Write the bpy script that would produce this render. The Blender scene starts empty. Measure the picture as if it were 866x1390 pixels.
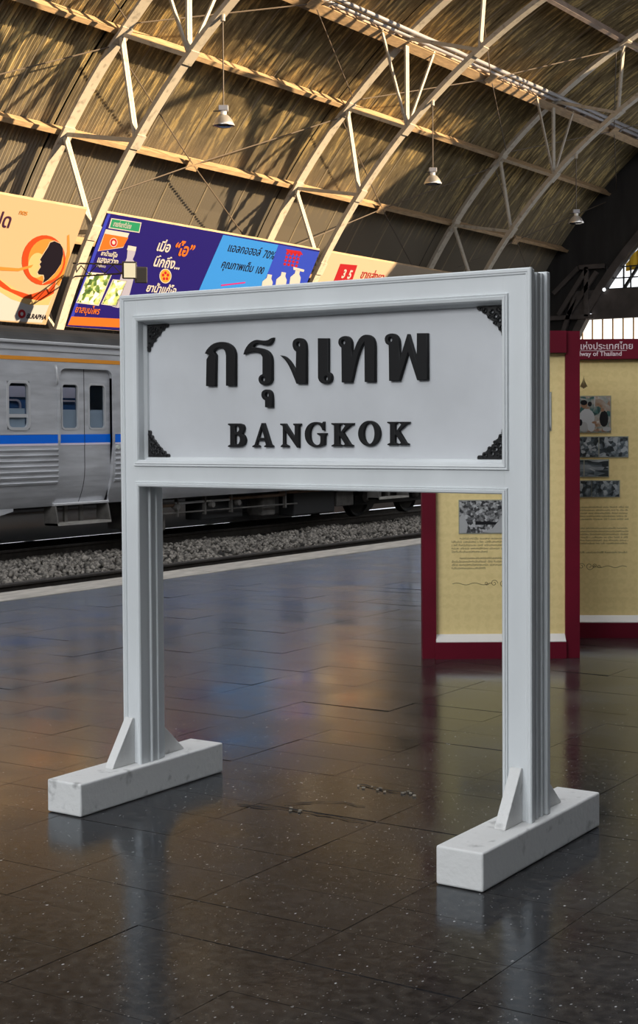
import bpy, bmesh, math, random
from mathutils import Vector, Matrix

random.seed(7)
S = bpy.context.scene
COL = S.collection
R_ = math.radians

# ------------------------------------------------------------------ camera
FPX, CX, CY, EYE = 2039.0, 433.0, 650.0, 1.55
YAW, PITCH, ROLL = R_(33.18), 0.03311, -0.00592
F0 = Vector((-math.sin(YAW), math.cos(YAW), 0)); R0 = Vector((math.cos(YAW), math.sin(YAW), 0)); UP = Vector((0, 0, 1))
FW = math.cos(PITCH) * F0 - math.sin(PITCH) * UP
U1 = math.cos(PITCH) * UP + math.sin(PITCH) * F0
RT = math.cos(ROLL) * R0 + math.sin(ROLL) * U1
UV_ = math.cos(ROLL) * U1 - math.sin(ROLL) * R0
CAM = Vector((0, 0, EYE))
cd = bpy.data.cameras.new('camera'); co = bpy.data.objects.new('camera', cd); COL.objects.link(co)
cd.sensor_fit = 'VERTICAL'; cd.sensor_height = 36.0; cd.lens = FPX * 36.0 / 1390.0
cd.shift_y = -(695.0 - CY) / 1390.0
cd.clip_start = 0.05; cd.clip_end = 400
m = Matrix.Identity(4)
for i in range(3):
    m[i][0], m[i][1], m[i][2], m[i][3] = RT[i], UV_[i], -FW[i], CAM[i]
co.matrix_world = m
S.camera = co

# ------------------------------------------------------------------ light
SUN_DIR = Vector((1.58, 0.75, 0.56)).normalized()          # towards the sun
w = bpy.data.worlds.new('sky'); S.world = w; w.use_nodes = True
bg = w.node_tree.nodes['Background']; bg.inputs[0].default_value = (0.92, 0.95, 1.0, 1); bg.inputs[1].default_value = 1.6
sl = bpy.data.lights.new('sun', 'SUN'); so = bpy.data.objects.new('sun', sl); COL.objects.link(so)
sl.energy = 15.0; sl.color = (1.0, 0.76, 0.47); sl.angle = R_(0.6)
so.rotation_euler = SUN_DIR.to_track_quat('Z', 'Y').to_euler()
al = bpy.data.lights.new('concourse_fill_light', 'AREA'); ao = bpy.data.objects.new('concourse_fill_light', al); COL.objects.link(ao)  # added fill for sign and boards, in place of daylight from the concourse
al.shape = 'RECTANGLE'; al.size = 16; al.size_y = 7; al.energy = 2450; al.color = (0.95, 0.98, 1.0)
ao.location = (-4.0, -13.2, 9.0)
ao.rotation_euler = (Vector((-4.0, -13.2, 9.0)) - Vector((-4, 6, 1.2))).to_track_quat('Z', 'Y').to_euler()
vs = S.view_settings
vs.view_transform = 'Standard'; vs.look = 'None'; vs.gamma = 1.0; vs.exposure = 0.15; vs.use_curve_mapping = False


def ray(x, y):
    return FW + RT * ((x - CX) / FPX) - UV_ * ((y - CY) / FPX)


def on_axis(x, y, ax, v):
    r = ray(x, y); t = (v - CAM[ax]) / r[ax]
    return CAM + r * t


# ------------------------------------------------------------------ helpers
class MB:
    def __init__(s):
        s.v = []; s.f = []; s.uv = None

    def add(s, vs_, fs):
        o = len(s.v); s.v += [tuple(p) for p in vs_]; s.f += [tuple(i + o for i in q) for q in fs]; return s

    def box(s, a, b):
        x0, y0, z0 = a; x1, y1, z1 = b
        return s.add([(x0, y0, z0), (x1, y0, z0), (x1, y1, z0), (x0, y1, z0), (x0, y0, z1), (x1, y0, z1), (x1, y1, z1), (x0, y1, z1)],
                     [(0, 3, 2, 1), (4, 5, 6, 7), (0, 1, 5, 4), (1, 2, 6, 5), (2, 3, 7, 6), (3, 0, 4, 7)])

    def obox(s, c, ax, ay, az, sx, sy, sz):
        c = Vector(c); P = []
        for k in (-1, 1):
            for i, j in ((-1, -1), (1, -1), (1, 1), (-1, 1)):
                P.append(c + ax * (i * sx / 2) + ay * (j * sy / 2) + az * (k * sz / 2))
        return s.add(P, [(0, 3, 2, 1), (4, 5, 6, 7), (0, 1, 5, 4), (1, 2, 6, 5), (2, 3, 7, 6), (3, 0, 4, 7)])

    def bar(s, p, q, wd, h, up=(0, 0, 1)):
        p = Vector(p); q = Vector(q); d = (q - p); L = d.length; d.normalize()
        a = d.cross(Vector(up))
        if a.length < 1e-4: a = d.cross(Vector((1, 0, 0)))
        a.normalize(); b = a.cross(d)
        return s.obox((p + q) / 2, a, b, d, wd, h, L)

    def tube(s, pts, r, n=8, caps=True):
        pts = [Vector(p) for p in pts]; rings = []
        o = len(s.v)
        for i, p in enumerate(pts):
            d = (pts[min(i + 1, len(pts) - 1)] - pts[max(i - 1, 0)]).normalized()
            a = d.cross(Vector((0.123, 0.2, 1))).normalized(); b = d.cross(a)
            rr = r[i] if isinstance(r, (list, tuple)) else r
            rings.append([p + a * (rr * math.cos(2 * math.pi * k / n)) + b * (rr * math.sin(2 * math.pi * k / n)) for k in range(n)])
        fs = []
        for i in range(len(pts) - 1):
            for k in range(n):
                fs.append((i * n + k, i * n + (k + 1) % n, (i + 1) * n + (k + 1) % n, (i + 1) * n + k))
        if caps:
            fs.append(tuple(reversed(range(n)))); fs.append(tuple((len(pts) - 1) * n + k for k in range(n)))
        return s.add([p for rg in rings for p in rg], fs)

    def lathe(s, c, prof, n=24, axis=Vector((0, 0, 1))):
        c = Vector(c); a = axis.orthogonal().normalized(); b = axis.cross(a); P = []; fs = []
        for (r, z) in prof:
            P += [c + axis * z + a * (r * math.cos(2 * math.pi * k / n)) + b * (r * math.sin(2 * math.pi * k / n)) for k in range(n)]
        for i in range(len(prof) - 1):
            for k in range(n):
                fs.append((i * n + k, i * n + (k + 1) % n, (i + 1) * n + (k + 1) % n, (i + 1) * n + k))
        return s.add(P, fs)

    def prism(s, poly, vec):
        n = len(poly); vec = Vector(vec); P = [Vector(p) for p in poly]
        return s.add(P + [p + vec for p in P], [tuple(reversed(range(n))), tuple(range(n, 2 * n))] + [(i, (i + 1) % n, (i + 1) % n + n, i + n) for i in range(n)])

    def sweep(s, path, prof):
        """mitred sweep: path of (point, inward-direction already mitre-scaled); prof = [(inset, y)]"""
        o = len(prof); P = []; fs = []
        for p, d in path:
            P += [Vector(p) + Vector(d) * a + Vector((0, b, 0)) for a, b in prof]
        for i in range(len(path) - 1):
            for k in range(o):
                fs.append((i * o + k, i * o + (k + 1) % o, (i + 1) * o + (k + 1) % o, (i + 1) * o + k))
        fs.append(tuple(range(o))); fs.append(tuple(reversed(range((len(path) - 1) * o, len(path) * o))))
        return s.add(P, fs)

    def mesh(s, name, smooth=False, recalc=True):
        me = bpy.data.meshes.new(name); me.from_pydata(s.v, [], s.f)
        if recalc:
            bm = bmesh.new(); bm.from_mesh(me); bmesh.ops.recalc_face_normals(bm, faces=bm.faces); bm.to_mesh(me); bm.free()
        if smooth:
            me.shade_smooth()
        me.update(); return me

    def build(s, name, mat, parent=None, smooth=False, recalc=True):
        return link(name, s.mesh(name, smooth, recalc), mat, parent)


def link(name, me, mat, parent=None):
    if mat is not None:
        me.materials.clear(); me.materials.append(mat)
    o = bpy.data.objects.new(name, me); COL.objects.link(o)
    if parent is not None: o.parent = parent
    return o


def bevel(o, wd, seg=2):
    md = o.modifiers.new('bevel', 'BEVEL'); md.width = wd; md.segments = seg; md.limit_method = 'ANGLE'; md.angle_limit = R_(40)
    return o


def tag(o, label, cat=None, group=None, kind=None):
    if label: o['label'] = label
    if cat: o['category'] = cat
    if group: o['group'] = group
    if kind: o['kind'] = kind
    return o


def thing(name, label, cat, loc=(0, 0, 0), group=None):
    """an Empty at the thing's base; children are given in world coordinates through `at0`"""
    o = bpy.data.objects.new(name, None); COL.objects.link(o); o.empty_display_size = 0.2
    return tag(o, label, cat, group)


def struct(o, label=None):
    o['kind'] = 'structure'
    if label: o['label'] = label
    return o


def rebase(o, loc):
    """put the Empty at the thing's base without moving its parts"""
    loc = Vector(loc); o.location = loc
    for c in o.children:
        c.location = Vector(c.location) - loc
    return o


# ------------------------------------------------------------------ materials
def mat(name, col, rough=0.6, metal=0.0, var=0.0, vscale=6.0, stretch=(1, 1, 1), col2=None, bump=0.0, bscale=40.0, spec=0.5, coat=0.0, thr=(0.35, 0.65), detail=6):
    mt = bpy.data.materials.new(name); mt.use_nodes = True; nt = mt.node_tree; b = nt.nodes['Principled BSDF']
    b.inputs['Base Color'].default_value = (*col, 1); b.inputs['Roughness'].default_value = rough; b.inputs['Metallic'].default_value = metal
    b.inputs['Specular IOR Level'].default_value = spec; b.inputs['Coat Weight'].default_value = coat
    if var > 0 or bump > 0:
        tc = nt.nodes.new('ShaderNodeTexCoord'); mp = nt.nodes.new('ShaderNodeMapping'); mp.inputs['Scale'].default_value = stretch
        nt.links.new(tc.outputs['Object'], mp.inputs[0])
    if var > 0:
        n = nt.nodes.new('ShaderNodeTexNoise'); n.inputs['Scale'].default_value = vscale; n.inputs['Detail'].default_value = detail
        nt.links.new(mp.outputs[0], n.inputs[0])
        r = nt.nodes.new('ShaderNodeValToRGB'); r.color_ramp.elements[0].position, r.color_ramp.elements[1].position = thr
        c2 = col2 or tuple(c * (1 - var) for c in col)
        r.color_ramp.elements[0].color = (*c2, 1); r.color_ramp.elements[1].color = (*col, 1)
        nt.links.new(n.outputs['Fac'], r.inputs[0]); nt.links.new(r.outputs[0], b.inputs['Base Color'])
    if bump > 0:
        n2 = nt.nodes.new('ShaderNodeTexNoise'); n2.inputs['Scale'].default_value = bscale; n2.inputs['Detail'].default_value = 4
        nt.links.new(mp.outputs[0], n2.inputs[0])
        bp_ = nt.nodes.new('ShaderNodeBump'); bp_.inputs['Strength'].default_value = bump; bp_.inputs['Distance'].default_value = 0.01
        nt.links.new(n2.outputs['Fac'], bp_.inputs['Height']); nt.links.new(bp_.outputs[0], b.inputs['Normal'])
    return mt


def emit(name, col, st):
    mt = bpy.data.materials.new(name); mt.use_nodes = True; nt = mt.node_tree; nt.nodes.clear()
    e = nt.nodes.new('ShaderNodeEmission'); e.inputs[0].default_value = (*col, 1); e.inputs[1].default_value = st
    o = nt.nodes.new('ShaderNodeOutputMaterial'); nt.links.new(e.outputs[0], o.inputs[0]); return mt


def ramp(nt, fac, stops):
    r = nt.nodes.new('ShaderNodeValToRGB'); el = r.color_ramp.elements
    while len(el) < len(stops): el.new(0.5)
    for e_, (p, c) in zip(el, stops): e_.position = p; e_.color = (*c, 1)
    nt.links.new(fac, r.inputs[0]); return r.outputs[0]


def floor_mat():
    mt = bpy.data.materials.new('polished dark terrazzo'); mt.use_nodes = True; nt = mt.node_tree; b = nt.nodes['Principled BSDF']
    g = nt.nodes.new('ShaderNodeNewGeometry'); oi = nt.nodes.new('ShaderNodeObjectInfo')
    n = nt.nodes.new('ShaderNodeTexNoise'); n.inputs['Scale'].default_value = 26; n.inputs['Detail'].default_value = 5
    nt.links.new(g.outputs['Position'], n.inputs[0])
    base = ramp(nt, n.outputs['Fac'], [(0.3, (0.010, 0.010, 0.011)), (0.5, (0.024, 0.022, 0.022)), (0.72, (0.046, 0.042, 0.038))])
    prev = base
    for (scale, r, keep, colr) in ((46, .17, .74, (.20, .20, .20)), (95, .24, .60, (.13, .125, .12)), (30, .10, .60, (.42, .42, .42)), (70, .30, .62, (.010, .010, .011))):
        mp = nt.nodes.new('ShaderNodeMapping'); mp.inputs['Rotation'].default_value = (0, 0, scale); mp.inputs['Scale'].default_value = (1.0, .62, 1); nt.links.new(g.outputs['Position'], mp.inputs[0])
        nw = nt.nodes.new('ShaderNodeTexNoise'); nw.inputs['Scale'].default_value = scale * 1.6; nt.links.new(mp.outputs[0], nw.inputs[0])
        v = nt.nodes.new('ShaderNodeTexVoronoi'); v.inputs['Scale'].default_value = scale; nt.links.new(mp.outputs[0], v.inputs[0])
        sc = nt.nodes.new('ShaderNodeSeparateColor'); nt.links.new(v.outputs['Color'], sc.inputs[0])
        rd = nt.nodes.new('ShaderNodeMapRange'); rd.inputs[1].default_value = keep; rd.inputs[2].default_value = 1.0; rd.inputs[3].default_value = 0.0; rd.inputs[4].default_value = r * 2.0; nt.links.new(sc.outputs[0], rd.inputs[0])
        ml = nt.nodes.new('ShaderNodeMath'); ml.operation = 'MULTIPLY'; nt.links.new(rd.outputs[0], ml.inputs[0]); nt.links.new(nw.outputs['Fac'], ml.inputs[1])
        lt_ = nt.nodes.new('ShaderNodeMath'); lt_.operation = 'LESS_THAN'; nt.links.new(v.outputs['Distance'], lt_.inputs[0]); nt.links.new(ml.outputs[0], lt_.inputs[1])
        mx = nt.nodes.new('ShaderNodeMix'); mx.data_type = 'RGBA'; nt.links.new(lt_.outputs[0], mx.inputs[0]); nt.links.new(prev, mx.inputs[6]); mx.inputs[7].default_value = (*colr, 1); prev = mx.outputs[2]
    nt.links.new(mx.outputs[2], b.inputs['Base Color'])
    n2 = nt.nodes.new('ShaderNodeTexNoise'); n2.inputs['Scale'].default_value = 1.6; n2.inputs['Detail'].default_value = 4
    nt.links.new(g.outputs['Position'], n2.inputs[0])
    mr = nt.nodes.new('ShaderNodeMapRange'); mr.inputs[1].default_value = 0.3; mr.inputs[2].default_value = 0.7; mr.inputs[3].default_value = 0.10; mr.inputs[4].default_value = 0.24
    nt.links.new(n2.outputs['Fac'], mr.inputs[0]); nt.links.new(mr.outputs[0], b.inputs['Roughness'])
    n3 = nt.nodes.new('ShaderNodeTexNoise'); n3.inputs['Scale'].default_value = 60; n3.inputs['Detail'].default_value = 3; nt.links.new(g.outputs['Position'], n3.inputs[0])
    bp_ = nt.nodes.new('ShaderNodeBump'); bp_.inputs['Strength'].default_value = 0.06; bp_.inputs['Distance'].default_value = 0.004
    nt.links.new(n3.outputs['Fac'], bp_.inputs['Height']); nt.links.new(bp_.outputs[0], b.inputs['Normal'])
    # polished wax layer: strong sheen only at grazing angles, over the worn matt stone
    b.inputs['Specular IOR Level'].default_value = 0.0
    gl = nt.nodes.new('ShaderNodeBsdfGlossy'); gl.inputs['Color'].default_value = (0.88, 0.94, 1.0, 1)
    nt.links.new(mr.outputs[0], gl.inputs['Roughness']); nt.links.new(bp_.outputs[0], gl.inputs['Normal'])
    fr = nt.nodes.new('ShaderNodeFresnel'); fr.inputs['IOR'].default_value = 1.5
    pw = nt.nodes.new('ShaderNodeMath'); pw.operation = 'POWER'; pw.inputs[1].default_value = 1.5; nt.links.new(fr.outputs[0], pw.inputs[0])
    sc2 = nt.nodes.new('ShaderNodeMath'); sc2.operation = 'MULTIPLY'; sc2.inputs[1].default_value = 1.7; sc2.use_clamp = True; nt.links.new(pw.outputs[0], sc2.inputs[0])
    ms = nt.nodes.new('ShaderNodeMixShader'); nt.links.new(sc2.outputs[0], ms.inputs[0]); nt.links.new(b.outputs[0], ms.inputs[1]); nt.links.new(gl.outputs[0], ms.inputs[2])
    nt.links.new(ms.outputs[0], nt.nodes['Material Output'].inputs[0])
    return mt


def roof_mat():
    mt = bpy.data.materials.new('weathered corrugated sheet'); mt.use_nodes = True; nt = mt.node_tree; b = nt.nodes['Principled BSDF']
    uv = nt.nodes.new('ShaderNodeUVMap'); mp = nt.nodes.new('ShaderNodeMapping'); mp.inputs['Scale'].default_value = (7.5, 0.8, 1)
    oi = nt.nodes.new('ShaderNodeObjectInfo'); cb = nt.nodes.new('ShaderNodeCombineXYZ')
    mm = nt.nodes.new('ShaderNodeMath'); mm.operation = 'MULTIPLY'; mm.inputs[1].default_value = 37.0
    nt.links.new(oi.outputs['Random'], mm.inputs[0]); nt.links.new(mm.outputs[0], cb.inputs[2]); nt.links.new(mm.outputs[0], cb.inputs[1])
    nt.links.new(uv.outputs[0], mp.inputs[0]); nt.links.new(cb.outputs[0], mp.inputs[1])
    n = nt.nodes.new('ShaderNodeTexNoise'); n.inputs['Scale'].default_value = 1.15; n.inputs['Detail'].default_value = 8; n.inputs['Roughness'].default_value = 0.68
    nt.links.new(mp.outputs[0], n.inputs[0])
    c1 = ramp(nt, n.outputs['Fac'], [(0.32, (0.07, 0.055, 0.032)), (0.44, (0.20, 0.155, 0.085)), (0.54, (0.30, 0.24, 0.135)), (0.575, (0.60, 0.46, 0.21)), (0.8, (0.68, 0.51, 0.24))])
    # clean lower rows: plain grey-tan; weathering grows up the vault (uv.y = arc height)
    sp = nt.nodes.new('ShaderNodeSeparateXYZ'); nt.links.new(uv.outputs[0], sp.inputs[0])
    n4 = nt.nodes.new('ShaderNodeTexNoise'); n4.inputs['Scale'].default_value = 0.9; nt.links.new(mp.outputs[0], n4.inputs[0])
    ad = nt.nodes.new('ShaderNodeMath'); ad.operation = 'MULTIPLY_ADD'; ad.inputs[1].default_value = 2.2; nt.links.new(n4.outputs['Fac'], ad.inputs[0]); nt.links.new(sp.outputs[1], ad.inputs[2])
    mr = nt.nodes.new('ShaderNodeMapRange'); mr.inputs[1].default_value = 11.0; mr.inputs[2].default_value = 13.6; nt.links.new(ad.outputs[0], mr.inputs[0])
    mx = nt.nodes.new('ShaderNodeMix'); mx.data_type = 'RGBA'; nt.links.new(mr.outputs[0], mx.inputs[0]); mx.inputs[6].default_value = (0.19, 0.165, 0.128, 1)
    nt.links.new(c1, mx.inputs[7]); nt.links.new(mx.outputs[2], b.inputs['Base Color'])
    b.inputs['Roughness'].default_value = 0.8; b.inputs['Specular IOR Level'].default_value = 0.25
    return mt


M = {}
M['floor'] = floor_mat()
M['grout'] = mat('dark grout', (0.022, 0.020, 0.019), 0.9)
M['crack'] = mat('black crack dirt', (0.006, 0.006, 0.006), 0.95)
M['chip'] = mat('pale broken mortar', (0.30, 0.27, 0.22), 0.9, var=0.6, vscale=60)
M['kerb'] = mat('pale concrete kerb', (0.56, 0.52, 0.465), 0.8, var=0.35, vscale=5, stretch=(3, 0.6, 1), bump=0.2)
M['ballast'] = mat('ballast bed', (0.06, 0.055, 0.048), 0.95, var=0.6, vscale=12)
M['stone'] = mat('ballast stone', (0.36, 0.325, 0.28), 0.9, var=0.82, vscale=14, thr=(0.36, 0.70), detail=1)
M['rail'] = mat('rusty rail', (0.05, 0.042, 0.036), 0.6, 0.3, var=0.4, vscale=9)
M['railtop'] = mat('polished rail head', (0.85, 0.87, 0.92), 0.12, 1.0)
M['roof'] = roof_mat()
M['shell'] = mat('dark roof backing', (0.035, 0.030, 0.025), 0.9)
M['cream'] = mat('cream painted steel', (0.42, 0.37, 0.30), 0.55, var=0.35, vscale=7, thr=(0.30, 0.46), bump=0.1)
M['purlin'] = mat('tan timber purlin', (0.42, 0.28, 0.15), 0.7, var=0.35, vscale=6, stretch=(3, 0.5, 3))
M['batten'] = mat('grey brown lap batten', (0.30, 0.25, 0.17), 0.8)
M['beam'] = mat('mauve grey beam', (0.36, 0.27, 0.22), 0.7, var=0.3, vscale=3)
M['pipe'] = mat('grey steel pipe', (0.32, 0.31, 0.33), 0.45, 0.3)
M['rod'] = mat('dark tie rod', (0.10, 0.075, 0.055), 0.6)
M['endwall'] = mat('dark end wall', (0.030, 0.027, 0.026), 0.85, var=0.4, vscale=1.2, stretch=(2, 1, 0.4))
M['endbeam'] = mat('dark brown end beam', (0.10, 0.082, 0.075), 0.8, var=0.4, vscale=1.5)
M['pane'] = emit('bright frosted pane', (1.0, 0.95, 0.86), 1.5)
M['skypane'] = emit('bright sky pane', (0.93, 0.96, 1.0), 1.5)
M['mullion'] = mat('orange brown mullion', (0.55, 0.30, 0.10), 0.6)
M['darksteel'] = mat('black railing steel', (0.02, 0.02, 0.022), 0.6)
M['yellowcloth'] = mat('yellow cloth', (0.85, 0.52, 0.03), 0.8)
M['wall'] = mat('dark side wall', (0.05, 0.048, 0.05), 0.9, var=0.3, vscale=0.6)
M['sign'] = mat('white grey sign paint', (0.72, 0.75, 0.765), 0.5, var=0.10, vscale=3.5, stretch=(1, 1, 0.4), bump=0.05, bscale=25)
M['panel'] = mat('white grey sign board', (0.60, 0.615, 0.64), 0.55, var=0.07, vscale=5, bump=0.04, bscale=12)
M['foot'] = mat('worn white concrete foot', (0.68, 0.68, 0.67), 0.75, var=0.45, vscale=14, thr=(0.26, 0.40), bump=0.35, bscale=30)
M['letter'] = mat('black enamel letter', (0.008, 0.008, 0.009), 0.55, spec=0.25)
M['ornament'] = mat('black carved ornament', (0.012, 0.012, 0.013), 0.35)
M['maroon'] = mat('maroon board paint', (0.15, 0.004, 0.018), 0.6, var=0.2, vscale=3, spec=0.2)
M['sill'] = mat('white sill', (0.75, 0.73, 0.70), 0.6)
M['lilac'] = mat('pale pink lettering', (0.75, 0.62, 0.66), 0.6)
M['ink'] = mat('brown ink', (0.13, 0.085, 0.03), 0.7)
M['steel'] = mat('brushed train steel', (0.64, 0.645, 0.67), 0.42, 0.35, var=0.25, vscale=2.5, stretch=(1, 0.5, 3))
M['steel2'] = mat('bright steel trim', (0.66, 0.66, 0.67), 0.35, 0.4)
M['trainroof'] = mat('grimy train roof', (0.075, 0.072, 0.070), 0.7, var=0.3, vscale=2)
M['orange'] = mat('orange stripe', (0.80, 0.30, 0.015), 0.5)
M['blue'] = mat('blue stripe', (0.0, 0.15, 0.78), 0.5, spec=0.2)
M['whitestripe'] = mat('pale stripe', (0.72, 0.66, 0.76), 0.5)
M['black'] = mat('black underframe', (0.012, 0.012, 0.013), 0.7)
M['rubber'] = mat('black rubber', (0.01, 0.01, 0.01), 0.6)
M['undergrey'] = mat('dusty grey underframe box', (0.13, 0.12, 0.11), 0.7, var=0.5, vscale=5)
M['pipebrown'] = mat('rust brown pipe', (0.22, 0.13, 0.08), 0.6, 0.2, var=0.4, vscale=5)
M['stepm'] = mat('pale step', (0.40, 0.38, 0.34), 0.6, var=0.3, vscale=5)
M['curtain'] = mat('pale window screen', (0.92, 0.92, 0.90), 0.6, var=0.1, vscale=3)
M['seat'] = mat('red patterned seat', (0.20, 0.02, 0.02), 0.8, var=0.8, vscale=9)
M['bluecar'] = mat('blue railcar paint', (0.03, 0.13, 0.36), 0.4)
M['housing'] = mat('black lamp housing', (0.015, 0.015, 0.017), 0.5)
M['lens'] = mat('pale lamp glass', (0.55, 0.58, 0.52), 0.2)
M['alu'] = mat('spun aluminium shade', (0.72, 0.68, 0.64), 0.32, 0.75)
M['lampglass'] = mat('dark lamp glass', (0.04, 0.045, 0.06), 0.12)
M['lampcap'] = mat('white lamp collar', (0.85, 0.82, 0.78), 0.4)


def glass_mat():
    mt = bpy.data.materials.new('train window glass'); mt.use_nodes = True; nt = mt.node_tree
    b = nt.nodes['Principled BSDF']; b.inputs['Base Color'].default_value = (0.03, 0.04, 0.05, 1); b.inputs['Roughness'].default_value = 0.05
    t = nt.nodes.new('ShaderNodeBsdfTransparent'); t.inputs[0].default_value = (0.8, 0.85, 0.9, 1); x = nt.nodes.new('ShaderNodeMixShader'); x.inputs[0].default_value = 0.15
    nt.links.new(t.outputs[0], x.inputs[1]); nt.links.new(b.outputs[0], x.inputs[2]); nt.links.new(x.outputs[0], nt.nodes['Material Output'].inputs[0])
    return mt


M['glass'] = glass_mat()

# ------------------------------------------------------------------ vault geometry
AC, AR = (-9.23, -1.84), 16.68          # outer chord circle (x,z), radius
BC, BR = (-8.307, -2.218), 15.81        # inner chord circle
ARCH_Y = [24.656, 33.656, 42.656]
BAYS = [15.656, 24.656, 33.656, 42.656, 51.656]
YEND, YSTART = 51.656, -14.0
PUR = [27.8, 36.2, 44.9, 53.1, 62.3, 71.0]           # purlin angles, from the banners up
RS = 17.08                                            # sheet radius


def arcA(a, r=AR):
    return (AC[0] - r * math.cos(R_(a)), AC[1] + r * math.sin(R_(a)))


def arcB(a, r=BR):
    return (BC[0] - r * math.cos(R_(a)), BC[1] + r * math.sin(R_(a)))


# ---- floor -----------------------------------------------------------
TX, TY, GAP = 0.57, 0.29, 0.0024
X0T, Y0T = -3.03, 4.745
floor = struct(MB().box((-9.86, -14, -0.5), (7.9, YEND, -0.0035)).build('floor', M['grout']))
tile_mb = MB().box((GAP / 2, GAP / 2, -0.02), (TX - GAP / 2, TY - GAP / 2, 0.0))
tile_me = tile_mb.mesh('tile'); tile_me.materials.append(M['floor'])
near = []
far = MB()
ix0, ix1 = math.ceil((-9.85 - X0T) / TX), int((7.3 - X0T) / TX)
iy0, iy1 = int((-6 - Y0T) / TY), int((YEND - 0.3 - Y0T) / TY)
cells = [(i, j, X0T + i * TX, Y0T + j * TY) for i in range(ix0, ix1) for j in range(iy0, iy1)]


def seen(x, y):
    d = Vector((x + TX / 2, y + TY / 2, 0)) - CAM; z = d.dot(FW)
    if z < 1: return None
    px = CX + FPX * d.dot(RT) / z; py = CY - FPX * d.dot(UV_) / z
    return z if (-60 < px < 926 and py < 1450) else None


vis = sorted([(seen(x, y), i, j) for i, j, x, y in cells if seen(x, y)])[:300]
vis = {(i, j) for _, i, j in vis}
for i, j, x, y in cells:
    tx, ty = random.gauss(0, 0.0013), random.gauss(0, 0.0013); dz = random.gauss(0, 0.0003)
    if (i, j) in vis:
        o = bpy.data.objects.new('tile', tile_me); COL.objects.link(o); o.parent = floor
        o.location = (x, y, dz); o.rotation_euler = (tx, ty, 0)
    else:
        far.box((x + GAP / 2, y + GAP / 2, -0.02), (x + TX - GAP / 2, y + TY - GAP / 2, dz * 0.5))
xe_ = X0T + ix0 * TX
for j in range(iy0, iy1):
    far.box((-9.858, Y0T + j * TY + GAP / 2, -0.02), (xe_ - GAP / 2, Y0T + (j + 1) * TY - GAP / 2, 0))
ft = far.build('tile_field', M['floor'], floor, recalc=False); ft['kind'] = 'stuff'
# cracks with chipped mortar, near the sign
cr = MB()


def crackline(pts, wmax):
    for (a, b) in zip(pts, pts[1:]):
        n = 5; prev = None
        for k in range(n + 1):
            t = k / n; x = a[0] + (b[0] - a[0]) * t; y = a[1] + (b[1] - a[1]) * t
            jx = random.uniform(-.012, .012); jy = random.uniform(-.012, .012); wd = wmax * random.uniform(.3, 1)
            cur = ((x + jx, y + jy - wd / 2), (x + jx, y + jy + wd / 2))
            if prev:
                cr.add([(*prev[0], .0042), (*cur[0], .0042), (*cur[1], .0042), (*prev[1], .0042)], [(0, 1, 2, 3)])
            prev = cur


crackline([(-3.66, 4.95), (-3.44, 5.02), (-3.25, 5.015), (-3.05, 4.99)], .016)
crackline([(-3.45, 5.12), (-3.30, 5.22), (-3.18, 5.20)], .014)
crackline([(-3.50, 5.06), (-3.38, 5.20)], .010)
crackline([(-3.42, 5.53), (-3.25, 5.50), (-3.12, 5.52)], .016)
cr.build('crack', M['crack'], floor, recalc=False)
chp = MB()
for k in range(16):
    x, y = random.uniform(-3.40, -3.10), random.uniform(5.46, 5.53)
    if k > 11: x, y = random.uniform(-3.45, -3.35), random.uniform(4.99, 5.04)
    r = random.uniform(.004, .011); h = random.uniform(.003, .006)
    a0 = random.uniform(0, 6)
    chp.prism([(x + r * math.cos(a0 + t) * random.uniform(.7, 1.3), y + r * math.sin(a0 + t) * .7, 0.002) for t in (0, 1.3, 2.5, 3.9, 5.1)], (0, 0, h))
cp = chp.build('broken_mortar', M['chip'], floor); cp['kind'] = 'stuff'
# kerb
kerb = MB()
kroot = None
kme = MB().box((0, 0.004, -0.5), (0.52, 1.996, 0.006)).mesh('kerb_stone'); kme.materials.append(M['kerb'])
kroot = struct(MB().box((-10.36, -14, -0.52), (-9.88, YEND, -0.03)).build('trim_1', M['grout']), 'pale concrete platform edge')
for k in range(22):
    o = bpy.data.objects.new('kerb_stone', kme); COL.objects.link(o); o.parent = kroot; o.location = (-10.38, 7 + 2 * k, random.uniform(-.003, .003))

# ---- track bed -------------------------------------------------------
struct(MB().box((-25.5, -14, -0.8), (-10.37, YEND, -0.40)).build('ground', M['ballast']), 'dark ballast ground between the tracks')
struct(MB().box((-25.5, -14, -0.41), (-15.75, YEND, -0.392)).build('ground', M['black']), 'track bed under the trains, painted black for the shade there')  # near-black colour stands in for the shade beneath the trains
import numpy as np
rng = np.random.default_rng(3)
ico = bmesh.new(); bmesh.ops.create_icosphere(ico, subdivisions=1, radius=1.0); ico.verts.ensure_lookup_table()
IV = np.array([v.co[:] for v in ico.verts]); IF = np.array([[v.index for v in f.verts] for f in ico.faces]); ico.free()
N = 22000
px_ = rng.uniform(-16.6, -10.45, N); t_ = rng.uniform(0, 1, N); py_ = 9 + 35 * t_ ** 1.3
for xr_ in (-12.55, -16.05):
    nr_ = np.abs(px_ - xr_) < .12; px_ = np.where(nr_, xr_ + np.where(px_ > xr_, 1, -1) * (.12 + rng.uniform(0, .05, N)), px_)
rad = rng.uniform(.018, .045, N)
pz_ = -0.385 + 0.05 * np.sin(py_ * 1.7 + px_ * 2.1) * 0.4 + rng.uniform(-.01, .012, N) + 0.05 * np.exp(-((px_ + 14.2) / 1.2) ** 2)
scl = rad[:, None] * rng.uniform(.7, 1.35, (N, 3)); jit = rng.uniform(.75, 1.25, (N, 12, 1))
VV = (IV[None] * jit * scl[:, None, :] + np.stack([px_, py_, pz_], 1)[:, None, :]).reshape(-1, 3)
FF = (IF[None] + (np.arange(N) * 12)[:, None, None]).reshape(-1, 3)
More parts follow.
